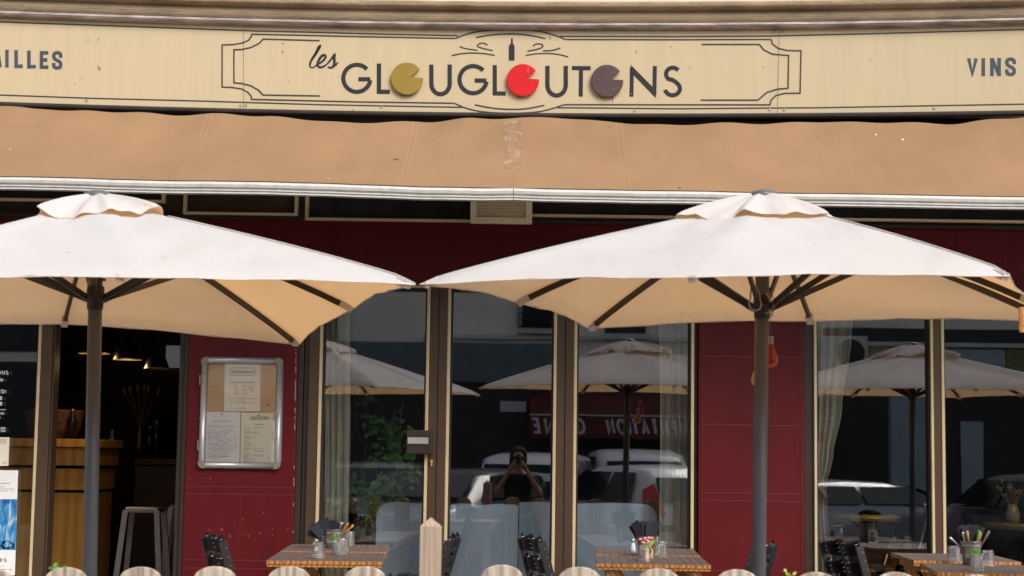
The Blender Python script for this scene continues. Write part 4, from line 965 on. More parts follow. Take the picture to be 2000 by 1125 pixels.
# middle table
Tb, p = bucket(1262, 1086, .037, .052, .105, 'copper', 'copper coloured bucket full of napkins on the middle tables')
napkins(p+Vector((0, 0, .105)), 8, 'fan of dark navy napkins in the copper bucket', w=.05, h=.085, spread=.75, seed=8, tilt0=-.12)
p = atz(1263, 1094, .7505); T = thing('flower_vase', 'little vase of pink flowers in front of the copper bucket', 'vase', p)
bm = bmesh.new(); lathe(bm, [(0, 0), (.014, 0), (.016, .02), (.010, .045), (.012, .05), (.009, .05), (.008, .02), (0, .01)], 0, 0, 0, 16); new('vase', bm, 'cork', T)
for k, (dx_, h_) in enumerate(((-.035, .105), (-.018, .088), (-.012, .108), (.002, .10), (.012, .115), (.024, .11), (.006, .09))):
    bm = bmesh.new(); tube(bm, [(0, 0, .045), (dx_*.5, -.004, .07), (dx_, -.006, h_)], .0016, 6); st = new('stem', bm, 'leaf_bright', T)
    bm = bmesh.new(); rd = random.Random(k)
    for j in range(6):
        a = j*PI/3; c = Vector((dx_+.006*math.cos(a), -.008+.006*math.sin(a), h_+.004*rd.uniform(-1, 1))); bmesh.ops.create_icosphere(bm, subdivisions=1, radius=.0052, matrix=Matrix.Translation(c))
    new('blossom', bm, 'pink_petal', T)
bm = bmesh.new(); 
for sx_ in (-.5, .9, 1.2): bar(bm, (0, -.003, .05), (sx_*.035, -.004, .05+.05), .007, .0015, upv=(0, 1, 0))
new('leaf_blade', bm, 'leaf_bright', T)
p = atz(1236, 1079, .7505); T = thing('salt_shaker', 'pale blue glass shaker left of the copper bucket', 'shaker', p)
bm = bmesh.new(); lathe(bm, [(0, 0), (.018, 0), (.018, .02), (.012, .045), (.009, .058)], 0, 0, 0, 16); new('glass_body', bm, 'shaker_blue', T); bm = bmesh.new(); lathe(bm, [(.011, .056), (.012, .058), (.011, .072), (.004, .08), (0, .08)], 0, 0, 0, 16); new('lid', bm, 'steel', T)
p = atz(1283, 1078, .7505); T = thing('pepper_shaker', 'clear conical shaker behind the right side of the copper bucket', 'shaker', p)
bm = bmesh.new(); lathe(bm, [(0, 0), (.018, 0), (.018, .02), (.012, .055), (.008, .075), (.004, .088), (0, .09)], 0, 0, 0, 12); new('glass_body', bm, 'tumbler_glass', T)
p = atz(1273, 1092, .7505); T = thing('wooden_figure', 'small curled wooden piece between the tumblers on the middle table', 'ornament', p); bm = bmesh.new(); tube(bm, [(0, 0, 0), (-.004, 0, .02), (.003, 0, .04), (-.005, 0, .058)], [.010, .009, .006, .002], 8); new('body', bm, 'cork', T)
# right table
Tb, p = bucket(1897, 1103, .040, .053, .118, 'steel', 'steel bucket of wooden handled cutlery on the right tables')
napkins(p+Vector((.005, .012, .118)), 6, 'dark navy napkins standing in the right steel bucket', w=.05, h=.085, spread=.45, seed=14)
cutlery(p+Vector((0, -.01, .118)), [(-.035, 0, -48, .055, 'steel'), (-.030, -.01, -10, .05, 'steel'), (-.012, -.02, -8, .055, 'table_orange'), (.010, -.02, 14, .06, 'leaf_green'), (.022, -.015, 12, .05, 'table_orange'), (.032, 0, 30, .07, 'table_weathered')], 'cutlery with orange and green handles in the right steel bucket')
T, ptt, p = pot(1907, 1106, .028, .062, 'white pot of bright green grass in front of the right bucket', 9)
ground_tuft(T, 90, .035, .024, 'leaf_bright', 15, .053, lean=.4, w=.0018)
# low table behind the fence post with another bucket
tL = dup(t0, loc=(-.42, 5.60, 0), rz=R(5), label='slatted table hidden behind the fence, left of the pointed post')
zq = .7505; TB = thing('bucket', 'dark bucket of napkins just behind the pointed fence post', 'bucket', (at(792, 1100, 5.85).x, 5.85, zq), group='cutlery buckets on the tables')
bm = bmesh.new(); lathe(bm, [(0, 0), (.035, 0), (.043, .06), (.044, .062), (.04, .062), (.033, .004), (0, .004)], 0, 0, 0, 24); new('body', bm, 'steel', TB)
napkins(TB.location+Vector((-.005, .015, .062)), 6, 'dark napkins fanned just left of the pointed fence post', w=.045, h=.05, spread=1.5, seed=21, tilt0=-.2)
cutlery(TB.location+Vector((0, -.01, .062)), [(-.012, 0, -28, .03, 'copper'), (-.004, 0, -20, .028, 'steel'), (.004, 0, -14, .026, 'steel'), (.022, 0, 16, .035, 'steel'), (.028, 0, 22, .035, 'steel')], 'steel cutlery just left of the pointed fence post')
# plants peeping over the fence
def planter(px, py, label, seed, m, n, spread, Y=5.7):
    p = at(px, py, Y); T = thing('potted_plant', label, 'plant', (p.x, Y, 0)); bm = bmesh.new()
    lathe(bm, [(0, 0), (.10, 0), (.14, .55), (.15, .55), (.15, .6), (.13, .6), (.12, .5), (0, .5)], 0, 0, 0, 24); new('planter', bm, 'terracotta', T)
    rd = random.Random(seed); bm = bmesh.new(); bs = bmesh.new()
    for k in range(n):
        a = rd.uniform(0, 2*PI); top = Vector((rd.uniform(-spread, spread), rd.uniform(-.03, .03), p.z-rd.uniform(0, .04))); tube(bs, [(0, 0, .5), (top.x*.4, top.y, .7), top], .0022, 5)
        for j in range(6):
            c = top+Vector((rd.uniform(-.012, .012), rd.uniform(-.01, .01), -j*.006)); d = Vector((rd.uniform(-1, 1), rd.uniform(-.6, .6), rd.uniform(0, .8))).normalized()*.022; s = d.cross(Vector((0, 1, .2))).normalized()*.006
            bm.faces.new([bm.verts.new(q_) for q_ in (c, c+d*.5+s, c+d, c+d*.5-s)])
    new('stem', bs, 'leaf_green', T); new('leaves', bm, m, T)
planter(133, 1103, 'green potted plant peeping over the fence by the left parasol pole', 4, 'leaf_green', 3, .05)
planter(1541, 1113, 'lime green sprout above the fence in front of the red pillar', 6, 'leaf_lime', 1, .004)

# ================================================================== MENU CASE on the left pier
mc = at(471.5, 806.5, 9.93); W_, H_ = .483, .652
MC = thing('menu_case', 'silver framed glass menu case with three printed sheets on the burgundy wall', 'menu case', (mc.x, 9.933, mc.z)); MO = -MC.location
bm = bmesh.new(); t = .040
def prof_bar(bm, a, b, ax):
    """rounded aluminium section"""
    pr = [(-.02, 0), (-.02, -.018), (-.014, -.030), (-.004, -.036), (.006, -.036), (.014, -.030), (.02, -.016), (.02, 0)]
    rows = []
    for p in (a, b):
        rows.append([bm.verts.new((p[0]+(o if ax == 'z' else 0), y_, p[1]+(o if ax == 'x' else 0))) for o, y_ in pr])
    for k in range(len(pr)-1):
        f = bm.faces.new((rows[0][k], rows[0][k+1], rows[1][k+1], rows[1][k])); f.smooth = True
    bm.faces.new(rows[0]); bm.faces.new(rows[1][::-1])
hw, hh = W_/2-.02, H_/2-.02
for nm_, a, b, ax in (('frame_bar', (-hw, -hh+.022), (-hw, hh-.022), 'z'), ('frame_bar', (hw, -hh+.022), (hw, hh-.022), 'z'), ('frame_bar', (-hw+.022, hh), (hw-.022, hh), 'x'), ('frame_bar', (-hw+.022, -hh), (hw-.022, -hh), 'x')):
    bm = bmesh.new(); prof_bar(bm, a, b, ax); new(nm_, bm, 'alu', MC)
for sx_ in (-1, 1):
    for sz_ in (-1, 1):
        bm = bmesh.new(); cx_, cz_ = sx_*(hw-.021), sz_*(hh-.021); outer = [(cx_, cz_-sz_*.0), (cx_+sx_*.040, cz_)]+[(cx_+sx_*(.012+.028*math.cos(a)), cz_+sz_*(.012+.028*math.sin(a))) for a in [PI/2*k/8 for k in range(9)]]+[(cx_, cz_+sz_*.040)]
        f = [bm.verts.new((x, -.034, z)) for x, z in outer]; g = [bm.verts.new((x, 0, z)) for x, z in outer]; bm.faces.new(f)
        for i in range(len(f)): j = (i+1) % len(f); bm.faces.new((f[i], g[i], g[j], f[j]))
        bmesh.ops.recalc_face_normals(bm, faces=bm.faces); new('corner_cap', bm, 'alu_corner', MC)
bm = bmesh.new(); box(bm, -hw, hw, -.008, -.001, -hh, hh); new('backing_board', bm, 'cork', MC)
bm = bmesh.new(); bm.faces.new([bm.verts.new(p) for p in ((-hw+.018, -.030, -hh+.018), (hw-.018, -.030, -hh+.018), (hw-.018, -.030, hh-.018), (-hw+.018, -.030, hh-.018))]); new('glass_front', bm, 'case_glass', MC)
q = at(540, 808, 9.89); bm = bmesh.new(); tube(bm, [q+MO+Vector((0, .01, 0)), q+MO+Vector((0, -.012, 0))], .014, 16); new('lock', bm, 'steel', MC)
for z_ in (.19, -.19):
    bm = bmesh.new(); box(bm, -W_/2-.008, -W_/2-.0005, -.025, -.005, z_-.03, z_+.03); new('hinge', bm, 'alu_corner', MC)
PY = 9.92
def sheet_fn(pa):
    return lambda x, y, o: at(x, y, PY-.0012-o*.35)+MO
def paper(quad, m, writer):
    bm = bmesh.new(); nu = 6
    def fn(u, v):
        a = [lerp(quad[0][k], quad[1][k], u) for k in (0, 1)]; b = [lerp(quad[3][k], quad[2][k], u) for k in (0, 1)]
        p = at(lerp(a[0], b[0], v), lerp(a[1], b[1], v), PY)+MO; return p
    grid(bm, fn, nu, 4); pp = new('paper', bm, m, MC)
    for mm, fnc in writer:
        bm = bmesh.new(); fnc(bm, sheet_fn(None)); new('printing', bm, mm, pp)
def rr(bm, x0, y0, x1, y1, fn, w=.7):
    c = 4; stroke(bm, [(x0+c, y0), (x1-c, y0), (x1-1, y0+1), (x1, (y0+y1)/2), (x1-1, y1-1), (x1-c, y1), (x0+c, y1), (x0+1, y1-1), (x0, (y0+y1)/2), (x0+1, y0+1), (x0+c, y0)], w, fn)
def dashes(bm, x0, x1, y, fn, w=.7, seed=0, slope=0.0, fill=.85):
    rd = random.Random(int(seed*100+y*10)); x = x0
    while x < x1:
        l = rd.uniform(1.5, 6); e = min(x+l, x1)
        if rd.random() < fill: stroke(bm, [(x, y+slope*(x-x0)), (e, y+slope*(e-x0))], w, fn, step=30)
        x = e+.8
def w1(bm, fn):
    for k in range(6):
        y = 753.5+k*2.9; dashes(bm, 457, 457+(9 if k % 2 else 7), y, fn, .8, k); dashes(bm, 474, 482, y, fn, .8, k+9)
        if k < 5: dashes(bm, 484.5, 495, y, fn, .8, k+20)
    for y, a, b in ((778.5,445,501),(781,470,476),(784.5,449,497),(787.5,452,494),(796,466,478),(798.5,457,489)): dashes(bm, a, b, y, fn, .7, y)
    stroke(bm, [(452,722),(496,722)], .01, fn)
def w1l(bm, fn):
    rr(bm, 450, 718.5, 499, 732.5, fn, 1.4)
def w1t(bm, fn):
    text(bm, 'les', 453, 724.5, 3, .5, fn); text(bm, 'GLOUGLOUTONS', 454, 728.5, 4.2, .9, fn, gap=.15, width=42)
def w1r(bm, fn): text(bm, "Horaires d'ouverture", 450, 748, 3.4, .75, fn, gap=.18, width=47)
paper([(439,706.5),(509.5,706.8),(508,803.5),(437.5,803)], 'paper_cream', [('ink', w1), ('ink_green', w1l), ('ink', w1t), ('ink_red', w1r)])
def w2(bm, fn):
    for y in [831, 833.5, 838] + [842+2.6*k for k in range(21)] + [890.5]:
        dashes(bm, 406, 406+random.Random(int(y*7)).uniform(34, 54), y, fn, .55, y, fill=.75); 
        if random.Random(int(y*9)).random() < .4: dashes(bm, 459, 462, y, fn, .6, y)
def w2r(bm, fn): dashes(bm, 430, 441, 819, fn, .8, 1); dashes(bm, 416, 453, 822.5, fn, .9, 2)
paper([(399,804.3),(469.5,805),(467.5,903.5),(397.8,902.5)], 'paper_white', [('ink', w2), ('ink_red', w2r)])
def w3(bm, fn):
    for y, b in ((841,486),(844,508),(846.8,508),(852,522),(854.5,500),(857.5,494),(860.5,484),(866,490),(869,500),(872,490),(875.2,527),(877,500)): dashes(bm, 476.5, b, y, fn, .6, y)
    for k in range(8): dashes(bm, 475.5, 475.5+(18 if k % 3 == 0 else 40 if k < 4 else 24), 886+2.2*k, fn, .6, k)
    for y in (844,847,852,858,860): dashes(bm, 531, 535, y, fn, .7, y)
    stroke(bm, [(525,887),(524,900)], .6, fn)
def w3r(bm, fn): dashes(bm, 494, 518, 829, fn, 1.1, 5); dashes(bm, 478, 512, 835.5, fn, .9, 6); dashes(bm, 477, 516, 881, fn, .9, 7)
def w3g(bm, fn): rr(bm, 487, 813, 525, 820, fn, 1.2)
def w3t(bm, fn): text(bm, 'GLOUGLOUTONS', 490, 818.5, 3.4, .8, fn, gap=.15, width=33)
paper([(471.5,806),(545,807),(541.5,906.5),(469.3,905.5)], 'paper_cream', [('ink', w3), ('ink_red', w3r), ('ink_green', w3g), ('ink', w3t)])
for x, y, m_ in ((474,709.5,'ink'), (434,809,'pin_red'), (505.5,811.5,'leaf_green'), (524,790.5,'ink')):
    bm = bmesh.new(); p = at(x, y, PY)+MO; tube(bm, [p, p+Vector((0, -.006, 0))], .0055, 8); new('pin', bm, m_, MC)

# ================================================================== NOTICES on the left window
GY = 9.955
def gfn(base): return lambda x, y, o: at(x, y, GY-o)-base
base = at(5, 790, GY); D = thing('window_lettering', 'white opening hours lettering stuck on the far left window', 'lettering', base); fn = gfn(base)
def dec(name, draw):
    bm = bmesh.new(); draw(bm); return new(name, bm, 'white_vinyl', D)
dec('letters', lambda bm: text(bm, 'TONS', -13, 732, 8.2, 1.5, fn, gap=.22)); dec('script', lambda bm: stroke(bm, smooth_pts([(-3,746),(0,738),(2,740),(1,746),(4,741),(6,740),(5,745)]), 1.4, fn))
dec('letters', lambda bm: text(bm, 'REDI', -9, 768.5, 7.6, 1.4, fn)); dec('letters', lambda bm: text(bm, '0', -.5, 781.5, 8, 1.5, fn)); dec('letters', lambda bm: text(bm, '0', -.5, 792.5, 8, 1.5, fn))
dec('rule', lambda bm: stroke(bm, [(-30,800.5),(11.5,800)], .9, fn)); dec('letters', lambda bm: text(bm, 'midi', -5, 810, 6, .9, fn)); dec('letters', lambda bm: text(bm, 'r', 0, 818, 5, .9, fn))
def icon(bm):
    stroke(bm, [(2.5,835),(9.5,835),(10,836),(10,842),(9.5,843),(2.5,843),(2,842),(2,836),(2.5,835)], .9, fn); stroke(bm, arc(6, 839, 1.9, 1.9, 0, 360, 12), .8, fn)
dec('camera_icon', icon)
base = at(0, 881, GY); T = thing('notice_card', 'cream printed card taped to the far left window above the blue poster', 'card', base); fn = gfn(base)
bm = bmesh.new(); bm.faces.new([bm.verts.new(fn(x, y, 0)) for x, y in ((-22,854),(18.5,854),(16.5,910),(-24,910))]); c_ = new('card', bm, 'paper_cream', T)
bm = bmesh.new()
for y in (858, 860.5, 863, 865.5): dashes(bm, -18, 13, y, fn, .7, y)
dashes(bm, 3, 12, 904, fn, 1.6, 2); new('printing', bm, 'ink', c_)
base = at(0, 1020, GY); T = thing('poster', 'white poster with a blue painting on the far left window', 'poster', base); fn = gfn(base)
bm = bmesh.new(); bm.faces.new([bm.verts.new(fn(x, y, 0)) for x, y in ((-60,918),(35.5,918.5),(29,1124),(-64,1124))]); c_ = new('sheet', bm, 'white_vinyl', T)
m = mat('blue_painting', (.02, .12, .30), rough=.6, var=0); n = m.node_tree; b_ = n.nodes['Principled BSDF']; tc = n.nodes.new('ShaderNodeTexCoord'); mp = n.nodes.new('ShaderNodeMapping'); mp.inputs['Scale'].default_value = (22, 1, 7); n.links.new(tc.outputs['Object'], mp.inputs[0])
ns = n.nodes.new('ShaderNodeTexNoise'); ns.inputs['Scale'].default_value = 1.3; ns.inputs['Detail'].default_value = 9; ns.inputs['Distortion'].default_value = 1.2; n.links.new(mp.outputs[0], ns.inputs[0])
rp = n.nodes.new('ShaderNodeValToRGB'); rp.color_ramp.elements[0].color = (.008, .06, .22, 1); rp.color_ramp.elements[0].position = .34; rp.color_ramp.elements[1].color = (.45, .55, .58, 1); rp.color_ramp.elements[1].position = .72
e = rp.color_ramp.elements.new(.5); e.color = (.02, .22, .50, 1); n.links.new(ns.outputs[0], rp.inputs[0]); n.links.new(rp.outputs[0], b_.inputs['Base Color'])
bm = bmesh.new(); bm.faces.new([bm.verts.new(fn(x, y, .0008)) for x, y in ((-60,975),(33.4,975),(30.5,1074),(-62,1074))]); new('painting', bm, m, c_)
bm = bmesh.new(); stroke(bm, smooth_pts([(2,1066),(8,1058),(16,1056),(24,1062),(29,1066),(20,1070),(8,1071),(2,1066)]), 4, fn); new('pale_brushwork', bm, 'white_vinyl', c_)
bm = bmesh.new(); text(bm, 'es', -1, 1098, 11, 1.5, fn); dashes(bm, 0, 20, 944, fn, 1.2, 1); dashes(bm, -20, 14, 951, fn, .9, 2); dashes(bm, -20, 28, 955, fn, .9, 3); dashes(bm, -20, 27, 959, fn, .9, 4); dashes(bm, -20, 23, 1112, fn, 1.1, 5); dashes(bm, -20, 9, 1106, fn, .6, 6); new('printing', bm, 'ink', c_)

# ================================================================== INSIDE THE RESTAURANT
# bar counter
xr = at(188, 900, 11.9).x; CT = thing('bar_counter', 'honey coloured wooden bar counter inside the open doorway', 'counter', (xr-1.2, 12.3, .12)); CO = -CT.location
def zz(py, Y=11.9, px=120): return at(px, py, Y).z
for nm_, y0, y1, f_ in (('top_board', 857, 873, 11.82), ('frieze', 874, 909, 11.88), ('panel_band', 915, 957, 11.93), ('front_panel', 962, 1200, 11.96)):
    bm = bmesh.new(); box(bm, xr-2.6, xr-(f_-11.82)*.5, f_, 12.7, max(.12, zz(y1, f_)), zz(y0, f_), bev=.004); bmesh.ops.translate(bm, verts=bm.verts, vec=CO); new(nm_, bm, 'bar_wood', CT)
bm = bmesh.new(); box(bm, xr-2.58, xr-.08, 12.02, 12.68, .12, 1.3); bmesh.ops.translate(bm, verts=bm.verts, vec=CO); new('carcass', bm, 'room_dark', CT)
ct_z = zz(857, 11.82)
T = thing('back_counter', 'dark back counter running behind the bar stool', 'counter', (xr+1, 13.4, .12)); bm = bmesh.new(); box(bm, -1, 1.3, -.3, .3, 0, 1.05, bev=.01); new('cabinet', bm, 'room_wall', T); bm = bmesh.new(); box(bm, -1, 1.32, -.33, .32, 1.052, 1.10, bev=.006); new('worktop', bm, 'room_wall', T)
def pendant(px, py, Y, r, h, label, lit=1):
    p = at(px, py, Y); T = thing('pendant_lamp', label, 'lamp', p, group='black pendant lamps over the bar')
    bm = bmesh.new(); lathe(bm, [(r, 0), (r*1.01, .004), (r*.93, h*.25), (r*.78, h*.6), (r*.45, h*.85), (r*.2, h), (r*.16, h*1.25), (.0, h*1.3)], 0, 0, 0, 28); new('shade', bm, 'shade_black', T)
    bm = bmesh.new(); lathe(bm, [(r*.995, -.002), (r*1.015, -.002), (r*1.015, .004), (r*.995, .004)], 0, 0, 0, 28); new('rim', bm, 'brass', T)  # brass colour stands in for warm lamplight along the edge of the shade
    bm = bmesh.new(); bmesh.ops.create_uvsphere(bm, u_segments=12, v_segments=8, radius=.035, matrix=Matrix.Translation((0, 0, .04))); new('bulb', bm, 'bulb_glow', T, smooth=True)
    bm = bmesh.new(); tube(bm, [(0, 0, h*1.2), (0, 0, 2.75-p.z)], .004, 6); new('cord', bm, 'rubber', T)
    if lit:
        ld = bpy.data.lights.new('pendant_light', 'POINT'); ld.energy = 2.2; ld.color = (1, .66, .35); ld.shadow_soft_size = .05; lo = bpy.data.objects.new('pendant_light', ld); C.objects.link(lo); lo.parent = T; lo.location = (0, 0, -.03)
pendant(184, 690, 11.6, .105, .16, 'black bell pendant lamp half hidden behind the left parasol pole'); pendant(249, 702, 11.6, .095, .12, 'black pendant lamp in the middle of the doorway'); pendant(306, 720, 11.6, .085, .10, 'black pendant lamp nearest the right side of the doorway', 0)
p = at(105, 857, 12.25); T = thing('wicker_basket', 'wide brown wicker basket standing on the bar counter', 'basket', (p.x, 12.25, ct_z)); bm = bmesh.new()
lathe(bm, [(0, 0), (.15, 0), (.19, .10), (.21, .20), (.215, .21), (.20, .21), (.18, .1), (.14, .01), (0, .01)], 0, 0, 0, 28); new('body', bm, 'wicker', T)
p = at(250, 857, 12.9); T = thing('dried_flowers', 'vase of dried pampas stalks on the back counter', 'vase', (p.x, 13.3, 1.222)); bm = bmesh.new(); lathe(bm, [(0, 0), (.05, 0), (.07, .08), (.04, .2), (.035, .24), (.045, .26), (.03, .26), (0, .2)], 0, 0, 0, 20); new('vase', bm, 'shade_black', T)
for k, dx_ in enumerate((-.13, -.09, -.03, .02, .05, .13)):
    bm = bmesh.new(); e = Vector((dx_, .02*k-.05, .60-.35*abs(dx_))); tube(bm, [(0, 0, .2), e*.6+Vector((0, 0, .1)), e-Vector((dx_*.1, 0, .06))], .003, 5); tube(bm, [e-Vector((dx_*.1, 0, .07)), e-Vector((dx_*.05, 0, .03)), e], [.006, .013, .003], 7); new('stalk', bm, 'dried', T)
def bottle(px, Y, z, h, r, label, m='shade_black'):
    x = at(px, 850, Y).x; T = thing('bottle', label, 'bottle', (x, Y, z), group='bottles on the bar'); bm = bmesh.new()
    lathe(bm, [(0, 0), (r, 0), (r, h*.6), (r*.9, h*.66), (r*.35, h*.78), (r*.33, h*.93)], 0, 0, 0, 18); new('body', bm, m, T); bm = bmesh.new(); lathe(bm, [(r*.4, h*.92), (r*.4, h), (0, h)], 0, 0, 0, 14); new('capsule', bm, 'steel', T)
bottle(305, 13.3, 1.222, .30, .037, 'dark bottle at the right end of the back counter'); bottle(293, 13.35, 1.222, .26, .04, 'short dark bottle second from the right on the back counter'); bottle(140, 12.1, ct_z, .22, .035, 'dark bottle right of the wicker basket on the bar'); bottle(219, 13.3, 1.222, .22, .03, 'pale bottle just right of the left parasol pole', 'alu')
# bar stools
def stool():
    T = thing('bar_stool', 'x', 'stool', (0,0,0), group='metal bar stools'); H = .80; a = .098; b = .165
    bm = bmesh.new(); box(bm, -a-.01, a+.01, -a-.01, a+.01, H-.035, H, bev=.012); new('seat', bm, 'steel_dark', T)
    for sx_ in (-1, 1):
        for sy_ in (-1, 1): bm = bmesh.new(); bar(bm, (sx_*a, sy_*a, H-.02), (sx_*b, sy_*b, 0), .034, .022, upv=(0, 1, 0)); new('leg', bm, 'steel_dark', T)
    for s in (-1, 1):
        bm = bmesh.new(); r_ = .148; bar(bm, (-r_, s*r_, .25), (r_, s*r_, .25), .018, .012); new('foot_rail', bm, 'steel_dark', T)
        bm = bmesh.new(); bar(bm, (s*r_, -r_, .24), (s*r_, r_, .24), .018, .012); new('foot_rail', bm, 'steel_dark', T)
    return T
mat('steel_dark', (.20, .17, .15), rough=.35, metal=.7, var=.2)
st0 = stool(); p = at(283, 987, 10.75); st0.location = (p.x, 10.75, .12); st0['label'] = 'tapered metal bar stool standing just inside the open doorway'
dup(st0, (p.x+.12, 11.5, .12), .1, 'second metal bar stool, in the dark behind the nearer stool')
# blue banquette
BN = thing('banquette', 'pale blue fabric banquette back along the inside of the windows', 'sofa', (at(1010, 985, 10.5).x, 10.5, .12)); NO = -BN.location
def cushion(pa, pb, py, ra, rb_):
    x0, x1 = at(pa, py, 10.44).x, at(pb, py, 10.44).x; zt_ = at((pa+pb)/2, py, 10.44).z
    pts = [(x0, .14)]
    def cor(cx, cz, r, a0): return [(cx+r*math.cos(R(a0-90*k/8)), cz+r*math.sin(R(a0-90*k/8))) for k in range(9)]
    pts += cor(x0+ra, zt_-ra, ra, 180) if ra else [(x0, zt_)]
    m_ = len(pts)
    pts += [(lerp(x0+ra, x1-rb_, k/8), zt_+.004*math.sin(k*1.3)) for k in range(1, 8)]
    pts += cor(x1-rb_, zt_-rb_, rb_, 90) if rb_ else [(x1, zt_)]
    pts += [(x1, .14)]
    bm = bmesh.new(); n = len(pts); cx = (x0+x1)/2; cz = .5; rings = []
    for y_, s in ((10.56, .985), (10.55, 1), (10.46, 1), (10.445, .99), (10.44, .965)):
        rings.append([bm.verts.new(Vector((cx+(x-cx)*(1-(1-s)*.5), y_, cz+(z-cz)*(1-(1-s))))+NO) for x, z in pts])
    for a, b in zip(rings, rings[1:]):
        for i in range(n): j = (i+1) % n; f = bm.faces.new((a[i], a[j], b[j], b[i])); f.smooth = True
    bm.faces.new(rings[-1]); bm.faces.new(rings[0][::-1]); bmesh.ops.recalc_face_normals(bm, faces=bm.faces)
    new('back_cushion', bm, 'sofa_blue', BN)
cushion(735, 878, 982, .085, .02); cushion(879, 1012.5, 985.5, .02, .012); cushion(1014, 1284, 983, .012, .085)
bm = bmesh.new(); box(bm, at(740, 1000, 10.6).x, at(1278, 1000, 10.6).x, 10.6, 11.1, .12, .50, bev=.03); bmesh.ops.translate(bm, verts=bm.verts, vec=NO); new('seat', bm, 'sofa_blue', BN)
# curtains
def curtain(fnx0, fnx1, y0, y1, Y, folds, label, amp=.02, tie=None):
    T = thing('curtain', label, 'curtain', (at((fnx0(0)+fnx1(0))/2, y0, Y).x, Y, at(500, y0, Y).z)); O = -T.location; bm = bmesh.new()
    def fn(u, v):
        py = lerp(y0, y1, v); px = lerp(fnx0(v), fnx1(v), u); p = at(px, py, Y); ph = u*folds*2*PI
        return p+O+Vector((0, amp*(math.sin(ph+.6*math.sin(v*3))+.3*math.sin(2.3*ph+1)), 0))
    grid(bm, fn, 70, 30); new('fabric', bm, 'curtain', T)
    if tie:
        bm = bmesh.new(); tube(bm, [at(x, y, Y-.04)+O for x, y in tie], .014, 8); new('tie_back', bm, 'rope_gold', T)
    bm = bmesh.new(); tube(bm, [(-.25, 0, .0), (.25, 0, .0)], .01, 8); new('rod', bm, 'brass', T)
mat('rope_gold', (.45, .33, .16), rough=.7, var=.3, scale=90, bump=.5)
curtain(lambda v: 628, lambda v: 682+3*math.sin(v*5), 558, 1250, 10.22, 4.5, 'sage green curtain at the left edge of the first window')
curtain(lambda v: 1286+4*math.sin(v*4), lambda v: 1352, 560, 1250, 10.22, 4.5, 'sage green curtain at the right edge of the third window')
def tl_(v): return 1590
def tr_(v):
    k = [(0, 1672), (.15, 1664), (.35, 1646), (.5, 1628), (.58, 1614), (.64, 1616), (.8, 1626), (1, 1630)]; return interp(k, v)
curtain(tl_, tr_, 560, 1230, 10.22, 4, 'sage green curtain tied back with a gold rope beside the red pillar', tie=[(1589,940),(1597,950),(1606,960),(1614,972)])
# climbing plant in the first window
def leafplant(x, Y, z0, z1, wid, n, seed, label, z_base):
    T = thing('climbing_plant', label, 'plant', (x, Y, z_base)); rd = random.Random(seed); bs = bmesh.new(); bm = bmesh.new()
    for k in range(7):
        pts = [Vector((rd.uniform(-.05, .05), 0, .3))]; 
        for j in range(7): pts.append(Vector((pts[-1].x+rd.uniform(-.09, .09), rd.uniform(-.12, .1), .3+(j+1)*(z1-z_base-.3)/7*rd.uniform(.9, 1.03))))
        tube(bs, pts, .004, 5)
    new('stems', bs, 'stem_brown', T)
    cl = sorted([(rd.uniform(-1, 1)*wid*(.55+.6*rd.random()), rd.uniform(-.12, .14), rd.uniform(.03, .075), lerp(z0, z1, rd.random())) for _ in range(26)], key=lambda c_: c_[3])
    for k in range(n):
        q_ = cl[min(len(cl)-1, int(rd.random()**1.3*len(cl)))]; c = Vector((q_[0]+rd.gauss(0, q_[2]), q_[1]+rd.gauss(0, .05), q_[3]+rd.gauss(0, q_[2])-z_base)); s = rd.uniform(.026, .052)
        d = Vector((rd.uniform(-1, 1), rd.uniform(-.7, .3), rd.uniform(-1, .5))).normalized(); nn = Vector((rd.uniform(-.5, .5), -1, rd.uniform(.0, .9))).normalized(); sd_ = d.cross(nn).normalized()
        m1 = c+d*s*.5-nn*.004
        v = [bm.verts.new(q_) for q_ in (c, c+d*s*.35+sd_*s*.34, c+d*s*.8+sd_*s*.25, c+d*s*1.25, c+d*s*.8-sd_*s*.25, c+d*s*.35-sd_*s*.34)]
        f = bm.faces.new(v[:4]); f2 = bm.faces.new((v[0], v[3], v[4], v[5])); 
    new('leaves', bm, 'leaf_green', T)
    bm = bmesh.new(); lathe(bm, [(0, 0), (.14, 0), (.19, .34), (.20, .36), (.17, .36), (.15, .3), (0, .3)], 0, 0, 0, 24); new('pot', bm, 'terracotta', T)
leafplant(at(740, 900, 10.75).x, 10.75, .66, 1.64, .25, 520, 5, 'leafy green climbing plant behind the first window', .12)
# low inner tables with tumblers
def round_table(px, py, Y, r, label, edge='brass', th=.042):
    p = at(px, py, Y); T = thing('round_table', label, 'table', (p.x, Y, .12)); h = p.z-.12; bm = bmesh.new()
    lathe(bm, [(0, h-.004), (r-.01, h-.004), (r-.01, h-th), (0, h-th)], 0, 0, 0, 48); new('top', bm, 'shop_dark', T)
    bm = bmesh.new(); lathe(bm, [(r-.009, h), (r, h-.004), (r, h-th*.45), (r+.004, h-th*.5), (r, h-th*.55), (r, h-th), (r-.009, h-th)], 0, 0, 0, 64); new('edge_band', bm, edge, T)
    bm = bmesh.new(); lathe(bm, [(0, 0), (.22, 0), (.22, .015), (.04, .04), (.028, .06), (.028, h-.05), (.0, h-.05)], 0, 0, 0, 24); new('pedestal', bm, 'shade_black', T); return p
pa = round_table(1686, 1003, 11.3, .27, 'brass edged round table behind the tied curtain'); pb_ = round_table(2040, 1020, 10.9, .39, 'brass edged round table with the vase of dried flowers')
round_table(716, 1059, 10.62, .13, 'small dark table inside the first window under two tumblers', 'shop_dark', .02); round_table(1757, 1073, 10.62, .20, 'small dark table inside the fourth window under two tumblers', 'shop_dark', .02)
